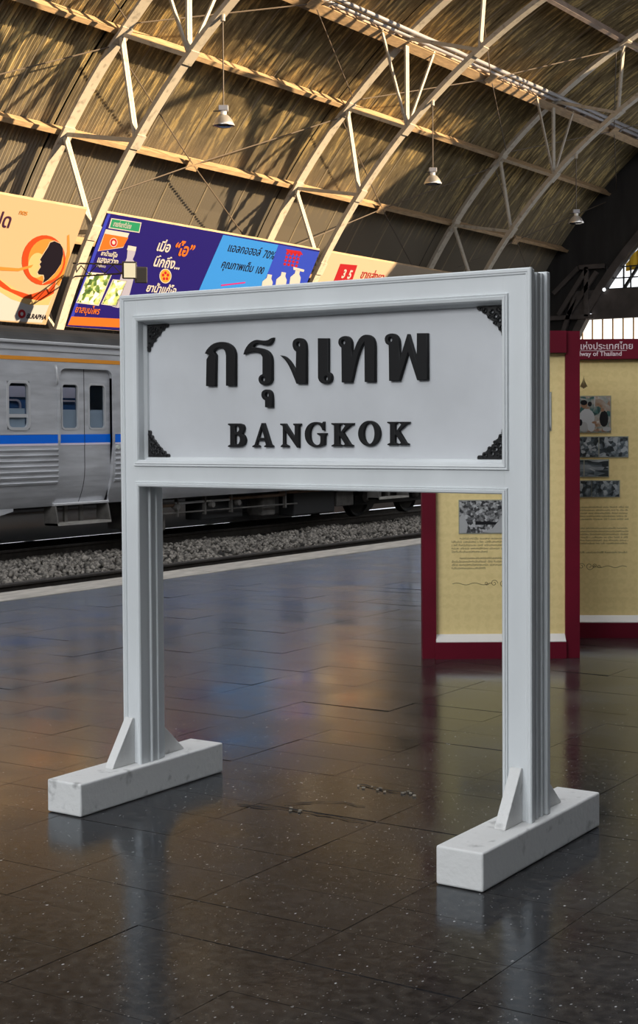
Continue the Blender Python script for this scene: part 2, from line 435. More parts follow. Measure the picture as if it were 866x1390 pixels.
me = bpy.data.meshes.new('ballast'); me.vertices.add(len(VV)); me.vertices.foreach_set('co', VV.ravel())
me.loops.add(FF.size); me.loops.foreach_set('vertex_index', FF.ravel().astype(np.int32)); me.polygons.add(len(FF))
me.polygons.foreach_set('loop_start', (np.arange(len(FF)) * 3).astype(np.int32)); me.update(calc_edges=True); me.validate()
tag(link('ballast_stones', me, M['stone']), 'grey brown crushed stone ballast beside the platform edge', 'ballast', kind='stuff')


def rail(x, label, y0=-6, y1=50, shiny=True):
    r = thing('rail', label, 'rail')
    zt = -0.22
    prof = [(-.06, -.15), (.06, -.15), (.06, -.138), (.012, -.12), (.012, -.045), (.034, -.035), (.034, -.012), (-.034, -.012), (-.034, -.035), (-.012, -.045), (-.012, -.12), (-.06, -.138)]
    MB().prism([(x + a, y0, zt + b) for a, b in prof], (0, y1 - y0, 0)).build('rail_web', M['rail'], r)
    MB().prism([(x - .033, y0, zt - .012), (x + .033, y0, zt - .012), (x + .026, y0, zt), (x - .026, y0, zt)], (0, y1 - y0, 0)).build('rail_head', M['railtop'] if shiny else M['rail'], r)
    return rebase(r, (x, y0, zt - .15))


rail(-12.55, 'rusty dark rail in the ballast nearest the platform edge', shiny=False)
rail(-16.05, 'dark rail under the near side of the silver railcar', shiny=False)
rail(-17.08, 'rail with bright polished head under the silver railcar')

# ---- roof ------------------------------------------------------------
sh = MB()


def shell(a0, a1, y0, y1, r=17.32, n=None):
    n = n or max(2, int((a1 - a0) / 3))
    o = len(sh.v); P = []
    for i in range(n + 1):
        a = a0 + (a1 - a0) * i / n; x, z = arcA(a, r); x2, z2 = arcA(a, r + .06)
        P += [(x, y0, z), (x, y1, z), (x2, y0, z2), (x2, y1, z2)]
    fs = []
    for i in range(n):
        b = 4 * i
        fs += [(b, b + 1, b + 5, b + 4), (b + 2, b + 6, b + 7, b + 3), (b, b + 4, b + 6, b + 2), (b + 1, b + 3, b + 7, b + 5)]
    fs += [(0, 2, 3, 1), (4 * n, 4 * n + 1, 4 * n + 3, 4 * n + 2)]
    sh.add(P, fs)


def ang_of_x(x, r=17.32):
    return math.degrees(math.acos((AC[0] - x) / r))


a_main0, a_main1 = ang_of_x(-10.0), ang_of_x(1.3)
shell(12.0, a_main0, YSTART, YEND)
shell(a_main1, 173.5, YSTART, YEND)
shell(a_main0, a_main1, 47.0, YEND)  # unseen roof strip added to keep the far bay out of the sun
ceiling = struct(sh.build('ceiling', M['shell']), 'weathered corrugated barrel vault of the train shed')
SHW = 1.5
rows = [(19.0, 27.8)] + list(zip(PUR, PUR[1:]))
for (a0, a1) in rows:
    nw = 14; cols = nw * 4; nr = 4
    mb = MB(); uvs = []
    for i in range(nr + 1):
        a = a0 + (a1 - a0) * i / nr
        for c in range(cols + 1):
            y = 0.028 + (SHW - 0.056) * c / cols
            r = RS + 0.019 * math.cos(2 * math.pi * c / 4.0)
            x, z = arcA(a, r); mb.v.append((x, y, z)); uvs.append((y, R_(a) * RS))
    for i in range(nr):
        for c in range(cols):
            k = i * (cols + 1) + c
            mb.f.append((k, k + 1, k + cols + 2, k + cols + 1))
    me = mb.mesh('roof_sheet', recalc=False)
    ul = me.uv_layers.new(name='UVMap')
    for lp in me.loops: ul.data[lp.index].uv = uvs[lp.vertex_index]
    me.materials.append(M['roof'])
    for b in range(4):
        for k in range(6):
            o = bpy.data.objects.new('roof_sheet', me); COL.objects.link(o); o.parent = ceiling
            o.location = (0, BAYS[b] + k * SHW, 0)
# lap battens along the seams (one per seam and row)
for (a0, a1) in rows:
    mb = MB(); P = []
    for i in range(5):
        a = a0 + (a1 - a0) * i / 4
        for (dy, dr) in ((-.075, -.018), (-.05, -.035), (-.05, 0.03), (-.075, 0.03)):
            x, z = arcA(a, RS + dr); P.append((x, dy, z))
    fs = []
    for i in range(4):
        for k in range(4): fs.append((i * 4 + k, i * 4 + (k + 1) % 4, (i + 1) * 4 + (k + 1) % 4, (i + 1) * 4 + k))
    fs += [(0, 1, 2, 3), (16, 17, 18, 19)]
    me = mb.add(P, fs).mesh('lap_batten'); me.materials.append(M['batten'])
    for b in range(4):
        for k in range(1, 6):
            o = bpy.data.objects.new('lap_batten', me); COL.objects.link(o); o.parent = ceiling; o.location = (0, BAYS[b] + k * SHW + 0.03, 0)

# ---- purlins ---------------------------------------------------------
PLAB = ['slim tan roof purlin hidden just behind the tops of the banners', 'slim tan roof purlin, first one above the banners, with brace plates',
        'slim tan roof purlin just below the heavy piped beam', None, 'thin mauve purlin above the heavy piped beam', 'thin purlin highest up the vault']
for k, a in enumerate(PUR):
    t = Vector((math.sin(R_(a)), 0, math.cos(R_(a)))); nn = Vector((-math.cos(R_(a)), 0, math.sin(R_(a))))
    ymid, L = (BAYS[0] - 2 + YEND) / 2, YEND - BAYS[0] + 2
    if k != 3:
        o = thing('roof_purlin', PLAB[k], 'purlin')
        x, z = arcA(a, AR + .22)
        pm = M['purlin'] if k < 4 else M['beam']
        MB().obox((x, ymid, z), t, Vector((0, 1, 0)), nn, .06, L, .32).build('web', pm, o)
        x, z = arcA(a, AR + .07)
        MB().obox((x, ymid, z), t, Vector((0, 1, 0)), nn, .11, L, .03).build('flange', pm, o)
    else:
        o = thing('roof_beam', 'heavy plated roof beam carrying two grey pipes along the vault', 'beam')
        x, z = arcA(a - .45, AR + .20)
        MB().obox((x, ymid, z), t, Vector((0, 1, 0)), nn, .09, L, .66).build('web', M['beam'], o)
        x, z = arcA(a - .45, AR - .13)
        MB().obox((x, ymid, z), t, Vector((0, 1, 0)), nn, .26, L, .035).build('flange', M['purlin'], o)
        for j, da in enumerate((0.35, 0.85)):
            x, z = arcA(a + da, AR - .04)
            MB().tube([(x, BAYS[0] - 2, z), (x, YEND, z)], .055, 10).build('pipe', M['pipe'], o, smooth=True)
        for b in range(4):
            for q in range(6):
                y = BAYS[b] + .75 + q * 1.5
                x, z = arcA(a + .1, AR + .0)
                MB().obox((x, y, z), t, Vector((0, 1, 0)), nn, .26, .045, .16).build('pipe_clamp', M['pipe'], o)
        x, z = arcA(a, AR)
    rebase(o, (x, BAYS[0], z))

# ---- arches ----------------------------------------------------------
ANOD = [19.2, 27.8, 36.2, 44.9, 53.1, 62.3, 71.0, 80.0, 89.0]
BNOD = [21.5, 30.6, 38.6, 46.3, 56.0, 64.5, 73.0, 81.5, 90.0]
ALAB = ['cream steel roof arch nearest the camera, between the orange and navy banners', 'middle cream steel roof arch, rising behind the cream banner edge',
        'farthest cream steel roof arch, nearest the dark end wall']


def arcbeam(fn, rad, a0, a1, y, wy, tr, n=48):
    mb = MB(); P = []; fs = []
    for i in range(n + 1):
        a = a0 + (a1 - a0) * i / n
        for dy, dr in ((-wy / 2, -tr / 2), (wy / 2, -tr / 2), (wy / 2, tr / 2), (-wy / 2, tr / 2)):
            x, z = fn(a, rad + dr); P.append((x, y + dy, z))
    for i in range(n):
        for k in range(4): fs.append((i * 4 + k, i * 4 + (k + 1) % 4, (i + 1) * 4 + (k + 1) % 4, (i + 1) * 4 + k))
    fs += [(3, 2, 1, 0), tuple(4 * n + k for k in range(4))]
    return mb.add(P, fs)


for k, y in enumerate(ARCH_Y):
    o = thing('roof_arch', ALAB[k], 'arch', group='cream steel roof arches')
    A1 = arcbeam(arcA, AR, 6.5, 93, y, .30, .05)
    A2 = arcbeam(arcA, AR + .06, 6.5, 93, y, .10, .12)
    A1.add(A2.v, A2.f); A1.build('outer_chord', M['cream'], o)
    B1 = arcbeam(arcB, BR, 8.2, 92, y, .24, .045)
    B2 = arcbeam(arcB, BR + .06, 8.2, 92, y - .05, .035, .12); B3 = arcbeam(arcB, BR + .06, 8.2, 92, y + .05, .035, .12)
    B1.add(B2.v, B2.f); B1.add(B3.v, B3.f); B1.build('inner_chord', M['cream'], o)
    for i in range(len(ANOD)):
        pa = arcA(ANOD[i], AR + .02); pb = arcB(BNOD[i], BR + .03)
        MB().bar((pa[0], y, pa[1]), (pb[0], y, pb[1]), .09, .07, (0, 1, 0)).build('strut', M['cream'], o)
        if i > 0:
            pb = arcB(BNOD[i - 1], BR + .03)
            d = MB()
            for e in (-.035, .035): d.bar((pa[0], y + e, pa[1]), (pb[0], y + e, pb[1]), .05, .09, (0, 1, 0))
            d.build('diagonal', M['cream'], o)
    # knee braces from the inner chord up to the heavy beam and every second purlin
    for bi, ai in ((3, 4), (5, 6)):
        pb = arcB(BNOD[bi], BR + .03); pa = arcA(ANOD[ai], AR - .08)
        for s in (-1, 1):
            MB().bar((pb[0], y, pb[1]), (pa[0], y + s * 1.35, pa[1]), .07, .05, (1, 0, 0)).build('knee_brace', M['cream'], o)
    # gusset plates
    for i in (1, 2, 3, 4, 5):
        pa = arcA(ANOD[i], AR - .04); a = R_(ANOD[i])
        MB().obox((pa[0], y, pa[1]), Vector((math.sin(a), 0, math.cos(a))), Vector((0, 1, 0)), Vector((-math.cos(a), 0, math.sin(a))), .40, .34, .03).build('gusset_plate', M['cream'], o)
        pb = arcB(BNOD[i], BR - .035); a = R_(BNOD[i])
        MB().obox((pb[0], y, pb[1]), Vector((math.sin(a), 0, math.cos(a))), Vector((0, 1, 0)), Vector((-math.cos(a), 0, math.sin(a))), .34, .29, .03).build('gusset_plate', M['cream'], o)
    p = arcA(6.5); rebase(o, (p[0], y, max(p[1], 0)))

# ---- cross brace rods ------------------------------------------------
BAYN = ['above the orange banner', 'above the navy banner', 'above the cream banner', 'beside the dark end wall']
for b in range(4):
    for (c, lo, hi, nm) in ((1, 0, 2, 'crossing at the first purlin'), (3, 2, 4, 'crossing at the heavy piped beam')):
        o = thing('cross_brace', 'dark cross brace rods ' + nm + ' ' + BAYN[b], 'brace')
        ya, yb = BAYS[b] + .02, BAYS[b + 1] - .02; ym = (ya + yb) / 2
        mid = arcA(PUR[c], AR - (.02 if c == 1 else .22))
        for yy_, kk in ((ya, hi), (yb, hi), (ya, lo), (yb, lo)):
            p = arcA(PUR[kk] + (1.0 if kk == lo else -1.0), AR + .0)
            MB().tube([(p[0], yy_, p[1]), (mid[0], ym, mid[1])], .016, 6).build('rod', M['rod'], o)
        a = R_(PUR[c])
        MB().obox((mid[0], ym, mid[1]), Vector((math.sin(a), 0, math.cos(a))), Vector((0, 1, 0)), Vector((-math.cos(a), 0, math.sin(a))), .30, .42, .03).build('brace_plate', M['purlin'], o)
        rebase(o, (mid[0], ym, mid[1]))

# ---- end wall --------------------------------------------------------
wb = MB(); n = 60; P = []; fs = []
RL = 14.69
for i in range(n + 1):
    a = 5 + 170 * i / n
    x, z = arcA(a, RL); x2, z2 = arcA(a, 17.45)
    P += [(x, YEND, z), (x2, YEND, z2), (x, YEND + .3, z), (x2, YEND + .3, z2)]
for i in range(n):
    b = 4 * i
    fs += [(b, b + 1, b + 5, b + 4), (b + 2, b + 6, b + 7, b + 3), (b, b + 4, b + 6, b + 2), (b + 1, b + 3, b + 7, b + 5)]
wb.add(P, fs)
wb.box((-25.6, YEND, -.6), (-22.6, YEND + .3, 4.6)); wb.box((-22.6, YEND + .02, -.6), (7, YEND + .3, 2.6))
wall_back = struct(wb.build('wall_back', M['endwall']), 'dark arched end wall of the train shed')
MB().box((-22.6, YEND - .12, 5.50), (5, YEND + .35, 6.56)).build('cross_beam', M['endbeam'], wall_back)
arcbeam(arcA, RL + .12, 12, 168, YEND - .1, .3, .28).build('arch_rim', M['endbeam'], wall_back)
# a raking dark stanchion with bracing left of the window
br_ = MB()
for (p, q) in (((-24.0, 2.0), (-22.35, 6.3)), ((-23.2, 6.5), (-22.2, 7.4)), ((-22.2, 7.4), (-21.2, 7.4)), ((-21.9, 5.6), (-21.9, 7.4)), ((-23.5, 5.6), (-21.6, 5.6)), ((-23.0, 5.7), (-21.9, 7.3)), ((-22.6, 5.7), (-21.5, 7.2))):
    br_.bar((p[0], YEND - .25, p[1]), (q[0], YEND - .25, q[1]), .16, .12, (0, 1, 0))
br_.build('bracing', M['endbeam'], wall_back)
# lower strip window: frosted panes with orange mullions
win = struct(MB().box((-22.6, YEND + .10, 2.55), (5, YEND + .12, 2.62)).build('window_1', M['mullion']), 'bright frosted strip window with orange mullions')
x = -22.6
while x < 4.5:
    MB().box((x, YEND + .14, 2.6), (x + .375, YEND + .15, 5.5)).build('pane', M['pane'], win)
    MB().box((x + .365, YEND + .08, 2.6), (x + .405, YEND + .14, 5.5)).build('mullion', M['mullion'], win)
    x += .395
# upper lunette: sky panes
win2 = struct(MB().box((-22.6, YEND + .2, 6.56), (5, YEND + .24, 6.62)).build('window_2', M['darksteel']), 'bright lunette window above the end wall beam')
for i in range(14):
    xa = -22.6 + i * 1.95
    P = []
    xs = [xa + 1.95 * q / 6 for q in range(7)]
    top = [(x_, AC[1] + math.sqrt(max(0.0, 14.8 ** 2 - (x_ - AC[0]) ** 2))) for x_ in xs if abs(x_ - AC[0]) < 14.7]
    top = [(a_, b_) for a_, b_ in top if b_ > 6.62]
    if len(top) < 2: continue
    poly = [(top[0][0], YEND + .26, 6.56)] + [(a_, YEND + .26, b_) for a_, b_ in top] + [(top[-1][0], YEND + .26, 6.56)]
    MB().prism(poly, (0, .02, 0)).build('pane', M['skypane'], win2)
    if top[-1][1] > 6.7: MB().box((xa + 1.93, YEND + .16, 6.6), (xa + 1.98, YEND + .22, top[-1][1])).build('mullion', M['darksteel'], win2)
MB().bar((-20.6, YEND + .15, 6.6), (-19.2, YEND + .15, 8.6), .10, .10, (0, 1, 0)).build('brace', M['darksteel'], win2)
rl = thing('walkway_railing', 'thin black railing along the sill of the lunette window', 'railing')
for z in (6.95, 7.35): MB().tube([(-21.3, YEND - .05, z), (3, YEND - .05, z)], .025, 6).build('rail', M['darksteel'], rl)
for i in range(26): MB().tube([(-21.2 + i * .92, YEND - .05, 6.55), (-21.2 + i * .92, YEND - .05, 7.38)], .03, 6).build('post', M['darksteel'], rl)
rebase(rl, (-21, YEND - .05, 6.56))
yc = MB(); nn_ = 12
for i in range(nn_ + 1):
    x = -20.55 + 1.2 * i / nn_; d = .04 * math.sin(i * 1.9)
    zt_ = min(8.9, AC[1] + math.sqrt(14.66 ** 2 - (x - AC[0]) ** 2) - .02); zb_ = min(7.2 + .12 * i / nn_, zt_ - .05); yc.v += [(x, YEND + .15 + d, zb_), (x, YEND + .15 + d, zt_), (x, YEND + .165 + d, zb_), (x, YEND + .165 + d, zt_)]
for i in range(nn_):
    b = 4 * i; yc.f += [(b, b + 4, b + 5, b + 1), (b + 2, b + 3, b + 7, b + 6), (b, b + 2, b + 6, b + 4), (b + 1, b + 5, b + 7, b + 3)]
yc.f += [(0, 1, 3, 2), (4 * nn_, 4 * nn_ + 2, 4 * nn_ + 3, 4 * nn_ + 1)]
tag(yc.build('hanging_cloth', M['yellowcloth']), 'yellow cloth hanging in the lunette window at the far end', 'cloth')
for k, (bx_, by_, lb) in enumerate(((802, 428, 'tiny white bulb beside the strip window on the end wall'), (820, 393, 'tiny white bulb at the corner of the lunette window'))):
    p = on_axis(bx_, by_, 1, YEND - .22)
    bl = thing('wall_bulb', lb, 'light')
    MB().lathe(p, [(0, -.07), (.04, -.055), (.065, -.01), (.055, .03), (.025, .06), (.025, .07)], 12).build('bulb', M['skypane'], bl, smooth=True)
    MB().lathe(p, [(.03, .06), (.03, .14), (0, .14)], 10).build('socket', M['housing'], bl)
    MB().box((p.x - .015, p.y, p.z + .11), (p.x + .015, YEND - .02, p.z + .14)).build('bracket', M['housing'], bl)
    rebase(bl, p)
# side walls
wf_ = MB(); P = [(AC[0] + 17.25 * math.cos(R_(a)), YSTART - .3, AC[1] + 17.25 * math.sin(R_(a))) for a in range(5, 176, 5)]
struct(wf_.prism([(x, y, max(z, -.5)) for x, y, z in P], (0, .3, 0)).build('wall_front_blocker', M['wall']), 'unseen dark wall added behind the viewer to block sky light')  # unseen wall put in to block sky light from the open end
struct(MB().box((-25.9, YSTART, .88), (-25.6, YEND, 3.8)).box((-25.9, YSTART, -.6), (-25.6, YEND, .42)).build('wall_left', M['wall']), 'dark wall behind the trains')  # low slot added so bright sky reflects in the far rail head
struct(MB().box((7.75, YSTART, -.2), (8.0, YEND, 3.0)).build('wall_right', M['wall']), 'unseen dark wall added along the platform side to limit bounce light')  # unseen wall, put in dark so the sign's right-hand faces stay dim

# =============================================================== STATION SIGN
FY = 4.87                                  # front face
XL, XR, ZT = -4.19, -2.285, 2.118
IXL, IXR = -4.092, -2.402                  # opening
PZ0, PZ1 = 1.425, 2.005
RB = 1.312
FH = 0.135
YB = 5.045
sg = thing('station_sign', 'large grey white station name board reading BANGKOK on two posts and concrete feet', 'sign')


def post(x0, x1):
    p = MB().box((x0, FY + .008, FH), (x1, FY + .035, ZT - .004)).build('post', M['sign'], sg); bevel(p, .004)
    MB().box((x0 + .004, FY + .034, FH), (x1 - (.014 if x1 > -3 else -.003), YB - .034, ZT - .012)).build('post_core', M['sign'], p)
    bevel(MB().box((x0, YB - .035, FH), (x1, YB - .008, ZT - .004)).build('post_back', M['sign'], p), .004)
    xe = x1 - (.014 if x1 > -3 else -.003)
    MB().tube([(xe, (FY + YB) / 2 - .014, FH), (xe, (FY + YB) / 2 - .014, ZT - .012)], .008, 8).build('bead', M['sign'], p)
    MB().tube([(xe, (FY + YB) / 2 + .030, FH), (xe, (FY + YB) / 2 + .030, ZT - .012)], .006, 8).build('bead', M['sign'], p)


post(XL + .002, IXL - .005); post(IXR + .005, XR - .002)
for (z0, z1, nm) in ((PZ1 + .004, ZT - .004, 'top_rail'), (RB + .004, PZ0 - .004, 'bottom_rail')):
    MB().box((IXL - .007, FY + .0085, z0), (IXR + .007, FY + .034, z1)).build(nm, M['sign'], sg)
    MB().box((IXL - .007, FY + .034, z0 + (.0 if nm == 'top_rail' else .012)), (IXR + .007, YB - .034, z1 - .012 if nm == 'top_rail' else z1)).build(nm + '_core', M['sign'], sg)
    MB().box((IXL - .007, YB - .034, z0), (IXR + .007, YB - .0085, z1)).build(nm + '_back', M['sign'], sg)
panel = MB().box((IXL - .004, 4.932, PZ0 - .004), (IXR + .004, 4.985, PZ1 + .004)).build('name_panel', M['panel'], sg)
# mouldings (mitred)
# outer U: left foot -> top left -> top right -> right foot
outer = [((XL, 0, FH), (1, 0, 0)), ((XL, 0, ZT), (1, 0, -1)), ((XR, 0, ZT), (-1, 0, -1)), ((XR, 0, FH), (-1, 0, 0))]
prof_o = [(0, FY + .012), (0, FY + .004), (.004, FY), (.013, FY), (.017, FY + .003), (.021, FY + .003), (.024, FY + .0075), (.027, FY + .012)]
MB().sweep(outer, prof_o).build('outer_moulding', M['sign'], sg)
# panel ring, expanding outward from the opening; deep reveal to the panel
ring = [((IXL, 0, PZ0), (-1, 0, -1)), ((IXR, 0, PZ0), (1, 0, -1)), ((IXR, 0, PZ1), (1, 0, 1)), ((IXL, 0, PZ1), (-1, 0, 1)), ((IXL, 0, PZ0), (-1, 0, -1))]
prof_r = [(.0, FY + .066), (.0, FY + .006), (.004, FY - .001), (.015, FY - .004), (.017, FY + .001), (.024, FY - .002), (.027, FY + .0085), (.012, FY + .012), (.008, FY + .066)]
MB().sweep(ring, prof_r).build('panel_moulding', M['sign'], sg)
# sloping inner fillet at the foot and jambs of the panel
prof_f = [(-.012, FY + .062), (-.010, FY + .052), (0, FY + .040), (.002, FY + .062)]
MB().sweep(ring, prof_f).build('panel_fillet', M['sign'], sg)
# lower opening, inverted U
low = [((IXL, 0, FH), (-1, 0, 0)), ((IXL, 0, RB), (-1, 0, 1)), ((IXR, 0, RB), (1, 0, 1)), ((IXR, 0, FH), (1, 0, 0))]
prof_l = [(.0, FY + .05), (.0, FY + .004), (.004, FY - .001), (.013, FY - .002), (.015, FY + .003), (.020, FY + .001), (.023, FY + .0085), (.008, FY + .05)]
MB().sweep(low, prof_l).build('opening_moulding', M['sign'], sg)
# feet and gussets
for (xa, xb, ya, yb_) in ((-4.252, -4.066, 4.468, 5.412), (-2.443, -2.262, 4.447, 5.44)):
    f = MB().prism([(xa, ya, 0.002), (xb, ya - .004, 0.002), (xb, yb_, 0.002), (xa, yb_, 0.002)], (0, 0, FH - .002)).build('foot', M['foot'], sg)
    bevel(f, .008, 3)
    xc = (xa + xb) / 2 + .004 + (.003 if xa > -3 else -.0)
    g1 = MB().prism([(xc - .022, FY + .008, FH), (xc - .022, FY - .135, FH), (xc - .022, FY - .125, FH + .02), (xc - .022, FY - .004, FH + .195), (xc - .022, FY + .008, FH + .195)], (.044, 0, 0)).build('gusset', M['foot'], sg)
    g2 = MB().prism([(xc - .022, YB - .008, FH), (xc - .022, YB + .17, FH), (xc - .022, YB + .16, FH + .012), (xc - .022, YB + .004, FH + .15), (xc - .022, YB - .008, FH + .15)], (.044, 0, 0)).build('gusset', M['foot'], sg)
    bevel(g1, .003); bevel(g2, .003)

# letters ------------------------------------------------------------
LY = 4.914


def curve_mesh(name, loops, half, bev, frame, mtl, parent, res=2):
    """loops in local 2-D metres; frame = (origin, xdir, ydir); extruded symmetrically about the frame plane"""
    cu = bpy.data.curves.new(name, 'CURVE'); cu.dimensions = '2D'; cu.fill_mode = 'BOTH'; cu.extrude = max(half - bev, 0); cu.bevel_depth = bev; cu.bevel_resolution = res; cu.offset = -bev
    for lp in loops:
        sp = cu.splines.new('POLY'); sp.points.add(len(lp) - 1); sp.use_cyclic_u = True
        for q, (a, b) in zip(sp.points, lp): q.co = (a, b, 0, 1)
    tmp = bpy.data.objects.new('tmp', cu); COL.objects.link(tmp)
    me = bpy.data.meshes.new_from_object(tmp.evaluated_get(bpy.context.evaluated_depsgraph_get()))
    bpy.data.objects.remove(tmp); bpy.data.curves.remove(cu)
    o_, xd, yd = frame; zd = Vector(xd).cross(Vector(yd))
    mm_ = Matrix(((xd[0], yd[0], zd[0], o_[0]), (xd[1], yd[1], zd[1], o_[1]), (xd[2], yd[2], zd[2], o_[2]), (0, 0, 0, 1)))
    me.transform(mm_); me.name = name
    return link(name, me, mtl, parent)


def ell(cx, cy, rx, ry, n=20):
    return [(cx + rx * math.cos(2 * math.pi * k / n), cy + ry * math.sin(2 * math.pi * k / n)) for k in range(n)]


def smooth_loop(lp, keep=0.62):
    """round only the obtuse corners once (chaikin), sharp corners stay"""
    out = []
    n = len(lp)
    for i in range(n):
        a, b, c = Vector(lp[i - 1]), Vector(lp[i]), Vector(lp[(i + 1) % n])
        d1, d2 = (b - a), (c - b)
        if d1.length > 1e-6 and d2.length > 1e-6 and d1.normalized().dot(d2.normalized()) > keep and max(d1.length, d2.length) < 80:
            out.append(tuple(b - d1 * .25)); out.append(tuple(b + d2 * .25))
        else: out.append(tuple(b))
    return out


def to_panel(lp, ox, oy, z):
    r = []
    for a, b in lp:
        p = on_axis(ox + a / z, oy + b / z, 1, LY); r.append((p.x, p.z))
    return r


Z1, Z2 = 866 / 170, 866 / 140
TH = [
    ('letter', 260, 440, [[(88, 203), (118, 213), (100, 243), (97, 428), (162, 428), (165, 212), (148, 190), (160, 172), (185, 160), (212, 165), (230, 188), (235, 218), (235, 426), (300, 426), (300, 205), (290, 168), (265, 140), (225, 122), (180, 123), (140, 137), (105, 170)]]),
    ('letter', 260, 440, [[(355, 210), (368, 168), (398, 128), (438, 106), (480, 113), (520, 113), (545, 96), (562, 92), (559, 112), (545, 135), (520, 145), (488, 141), (455, 131), (432, 140), (420, 158), (455, 162), (495, 171), (528, 188), (548, 218), (553, 255), (553, 385), (543, 407), (520, 418), (490, 423), (467, 408), (458, 382), (466, 356), (487, 345), (487, 228), (474, 203), (440, 191), (400, 193), (374, 201)], ell(491, 381, 13, 17)]),
    ('letter', 260, 440, [[(478, 490), (484, 464), (505, 451), (530, 452), (549, 469), (556, 500), (556, 575), (505, 575), (505, 527), (487, 516)], ell(518, 489, 12, 17)]),
    ('letter', 260, 440, [[(608, 215), (638, 221), (668, 246), (694, 283), (717, 328), (720, 190), (704, 177), (693, 145), (699, 113), (721, 97), (750, 95), (775, 108), (788, 138), (790, 175), (790, 412), (722, 412), (704, 366), (680, 308), (655, 262), (630, 233)], ell(735, 140, 12, 18)]),
    ('letter', 420, 440, [[(55, 97), (127, 97), (127, 332), (145, 342), (153, 365), (148, 393), (125, 410), (92, 412), (67, 399), (56, 372)], ell(112, 375, 12, 17)]),
    ('letter', 420, 440, [[(195, 128), (201, 100), (221, 85), (250, 80), (273, 91), (288, 115), (291, 150), (291, 218), (325, 128), (347, 90), (376, 72), (408, 73), (436, 92), (448, 120), (451, 160), (451, 400), (379, 400), (377, 122), (358, 155), (338, 205), (318, 275), (302, 350), (290, 403), (220, 403), (218, 163), (204, 150)], ell(231, 125, 13, 17)]),
    ('letter', 420, 440, [[(516, 105), (523, 80), (545, 66), (575, 63), (600, 76), (617, 105), (620, 140), (622, 240), (674, 68), (684, 68), (738, 250), (740, 62), (813, 62), (815, 385), (742, 388), (680, 195), (620, 392), (548, 392), (545, 145), (525, 135)], ell(556, 107, 13, 17)]),
]
KL = [(115, 88), (200, 88), (200, 98), (182, 106), (182, 180), (232, 110), (212, 98), (212, 88), (302, 88), (302, 98), (275, 110), (215, 165), (275, 265), (295, 275), (295, 286), (212, 286), (212, 275), (230, 266), (188, 198), (182, 206), (182, 265), (205, 275), (205, 286), (117, 286), (117, 275), (138, 265), (138, 108), (115, 98)]
EN = [
    (300, 560, [[(52, 92), (150, 92), (178, 102), (190, 125), (186, 155), (168, 176), (190, 195), (202, 230), (195, 262), (170, 285), (140, 290), (52, 290), (52, 278), (70, 268), (70, 112), (52, 104)], [(112, 112), (130, 112), (142, 125), (145, 142), (136, 160), (112, 166)], [(112, 188), (135, 190), (150, 205), (152, 235), (142, 260), (125, 268), (112, 266)]]),
    (300, 560, [[(333, 88), (356, 88), (412, 268), (428, 280), (428, 291), (356, 291), (356, 280), (370, 272), (361, 235), (303, 235), (294, 270), (316, 280), (316, 291), (256, 291), (256, 280), (275, 270)], [(335, 128), (356, 212), (310, 212)]]),
    (300, 560, [[(490, 92), (535, 92), (612, 215), (612, 112), (600, 104), (600, 92), (662, 92), (662, 104), (648, 112), (648, 296), (632, 296), (530, 150), (530, 265), (560, 280), (560, 291), (495, 291), (495, 280), (512, 265), (512, 112), (490, 104)]]),
    (300, 560, [[(858, 76), (858, 150), (845, 150), (832, 117), (807, 96), (780, 95), (757, 114), (743, 150), (740, 190), (745, 235), (762, 262), (790, 275), (815, 270), (828, 255), (828, 195), (800, 183), (800, 172), (878, 172), (878, 183), (866, 195), (866, 270), (840, 282), (800, 292), (768, 290), (730, 270), (705, 235), (695, 190), (700, 145), (720, 108), (750, 85), (785, 78), (815, 82), (840, 93), (850, 76)]]),
    (430, 560, [KL]),
    (430, 560, [ell(433, 176, 93, 108, 32), ell(433, 176, 45, 88, 28)]),
    (430, 560, [[(a + 470, b - 11) for a, b in KL]]),
]
FR = ((0, LY + .012, 0), (1, 0, 0), (0, 0, 1))
for nm, ox, oy, loops in TH:
    lt = curve_mesh('letter', [to_panel(smooth_loop(l), ox, oy, Z1) for l in loops], .011, .0025, FR, M['letter'], sg)
    lt['label'] = 'raised black Thai letter'
for ox, oy, loops in EN:
    lt = curve_mesh('letter', [to_panel(smooth_loop(l, .75), ox, oy, Z2) for l in loops], .009, .002, (Vector((0, LY + .0125, 0)), (1, 0, 0), (0, 0, 1)), M['letter'], sg)
    lt['label'] = 'raised black serif letter'
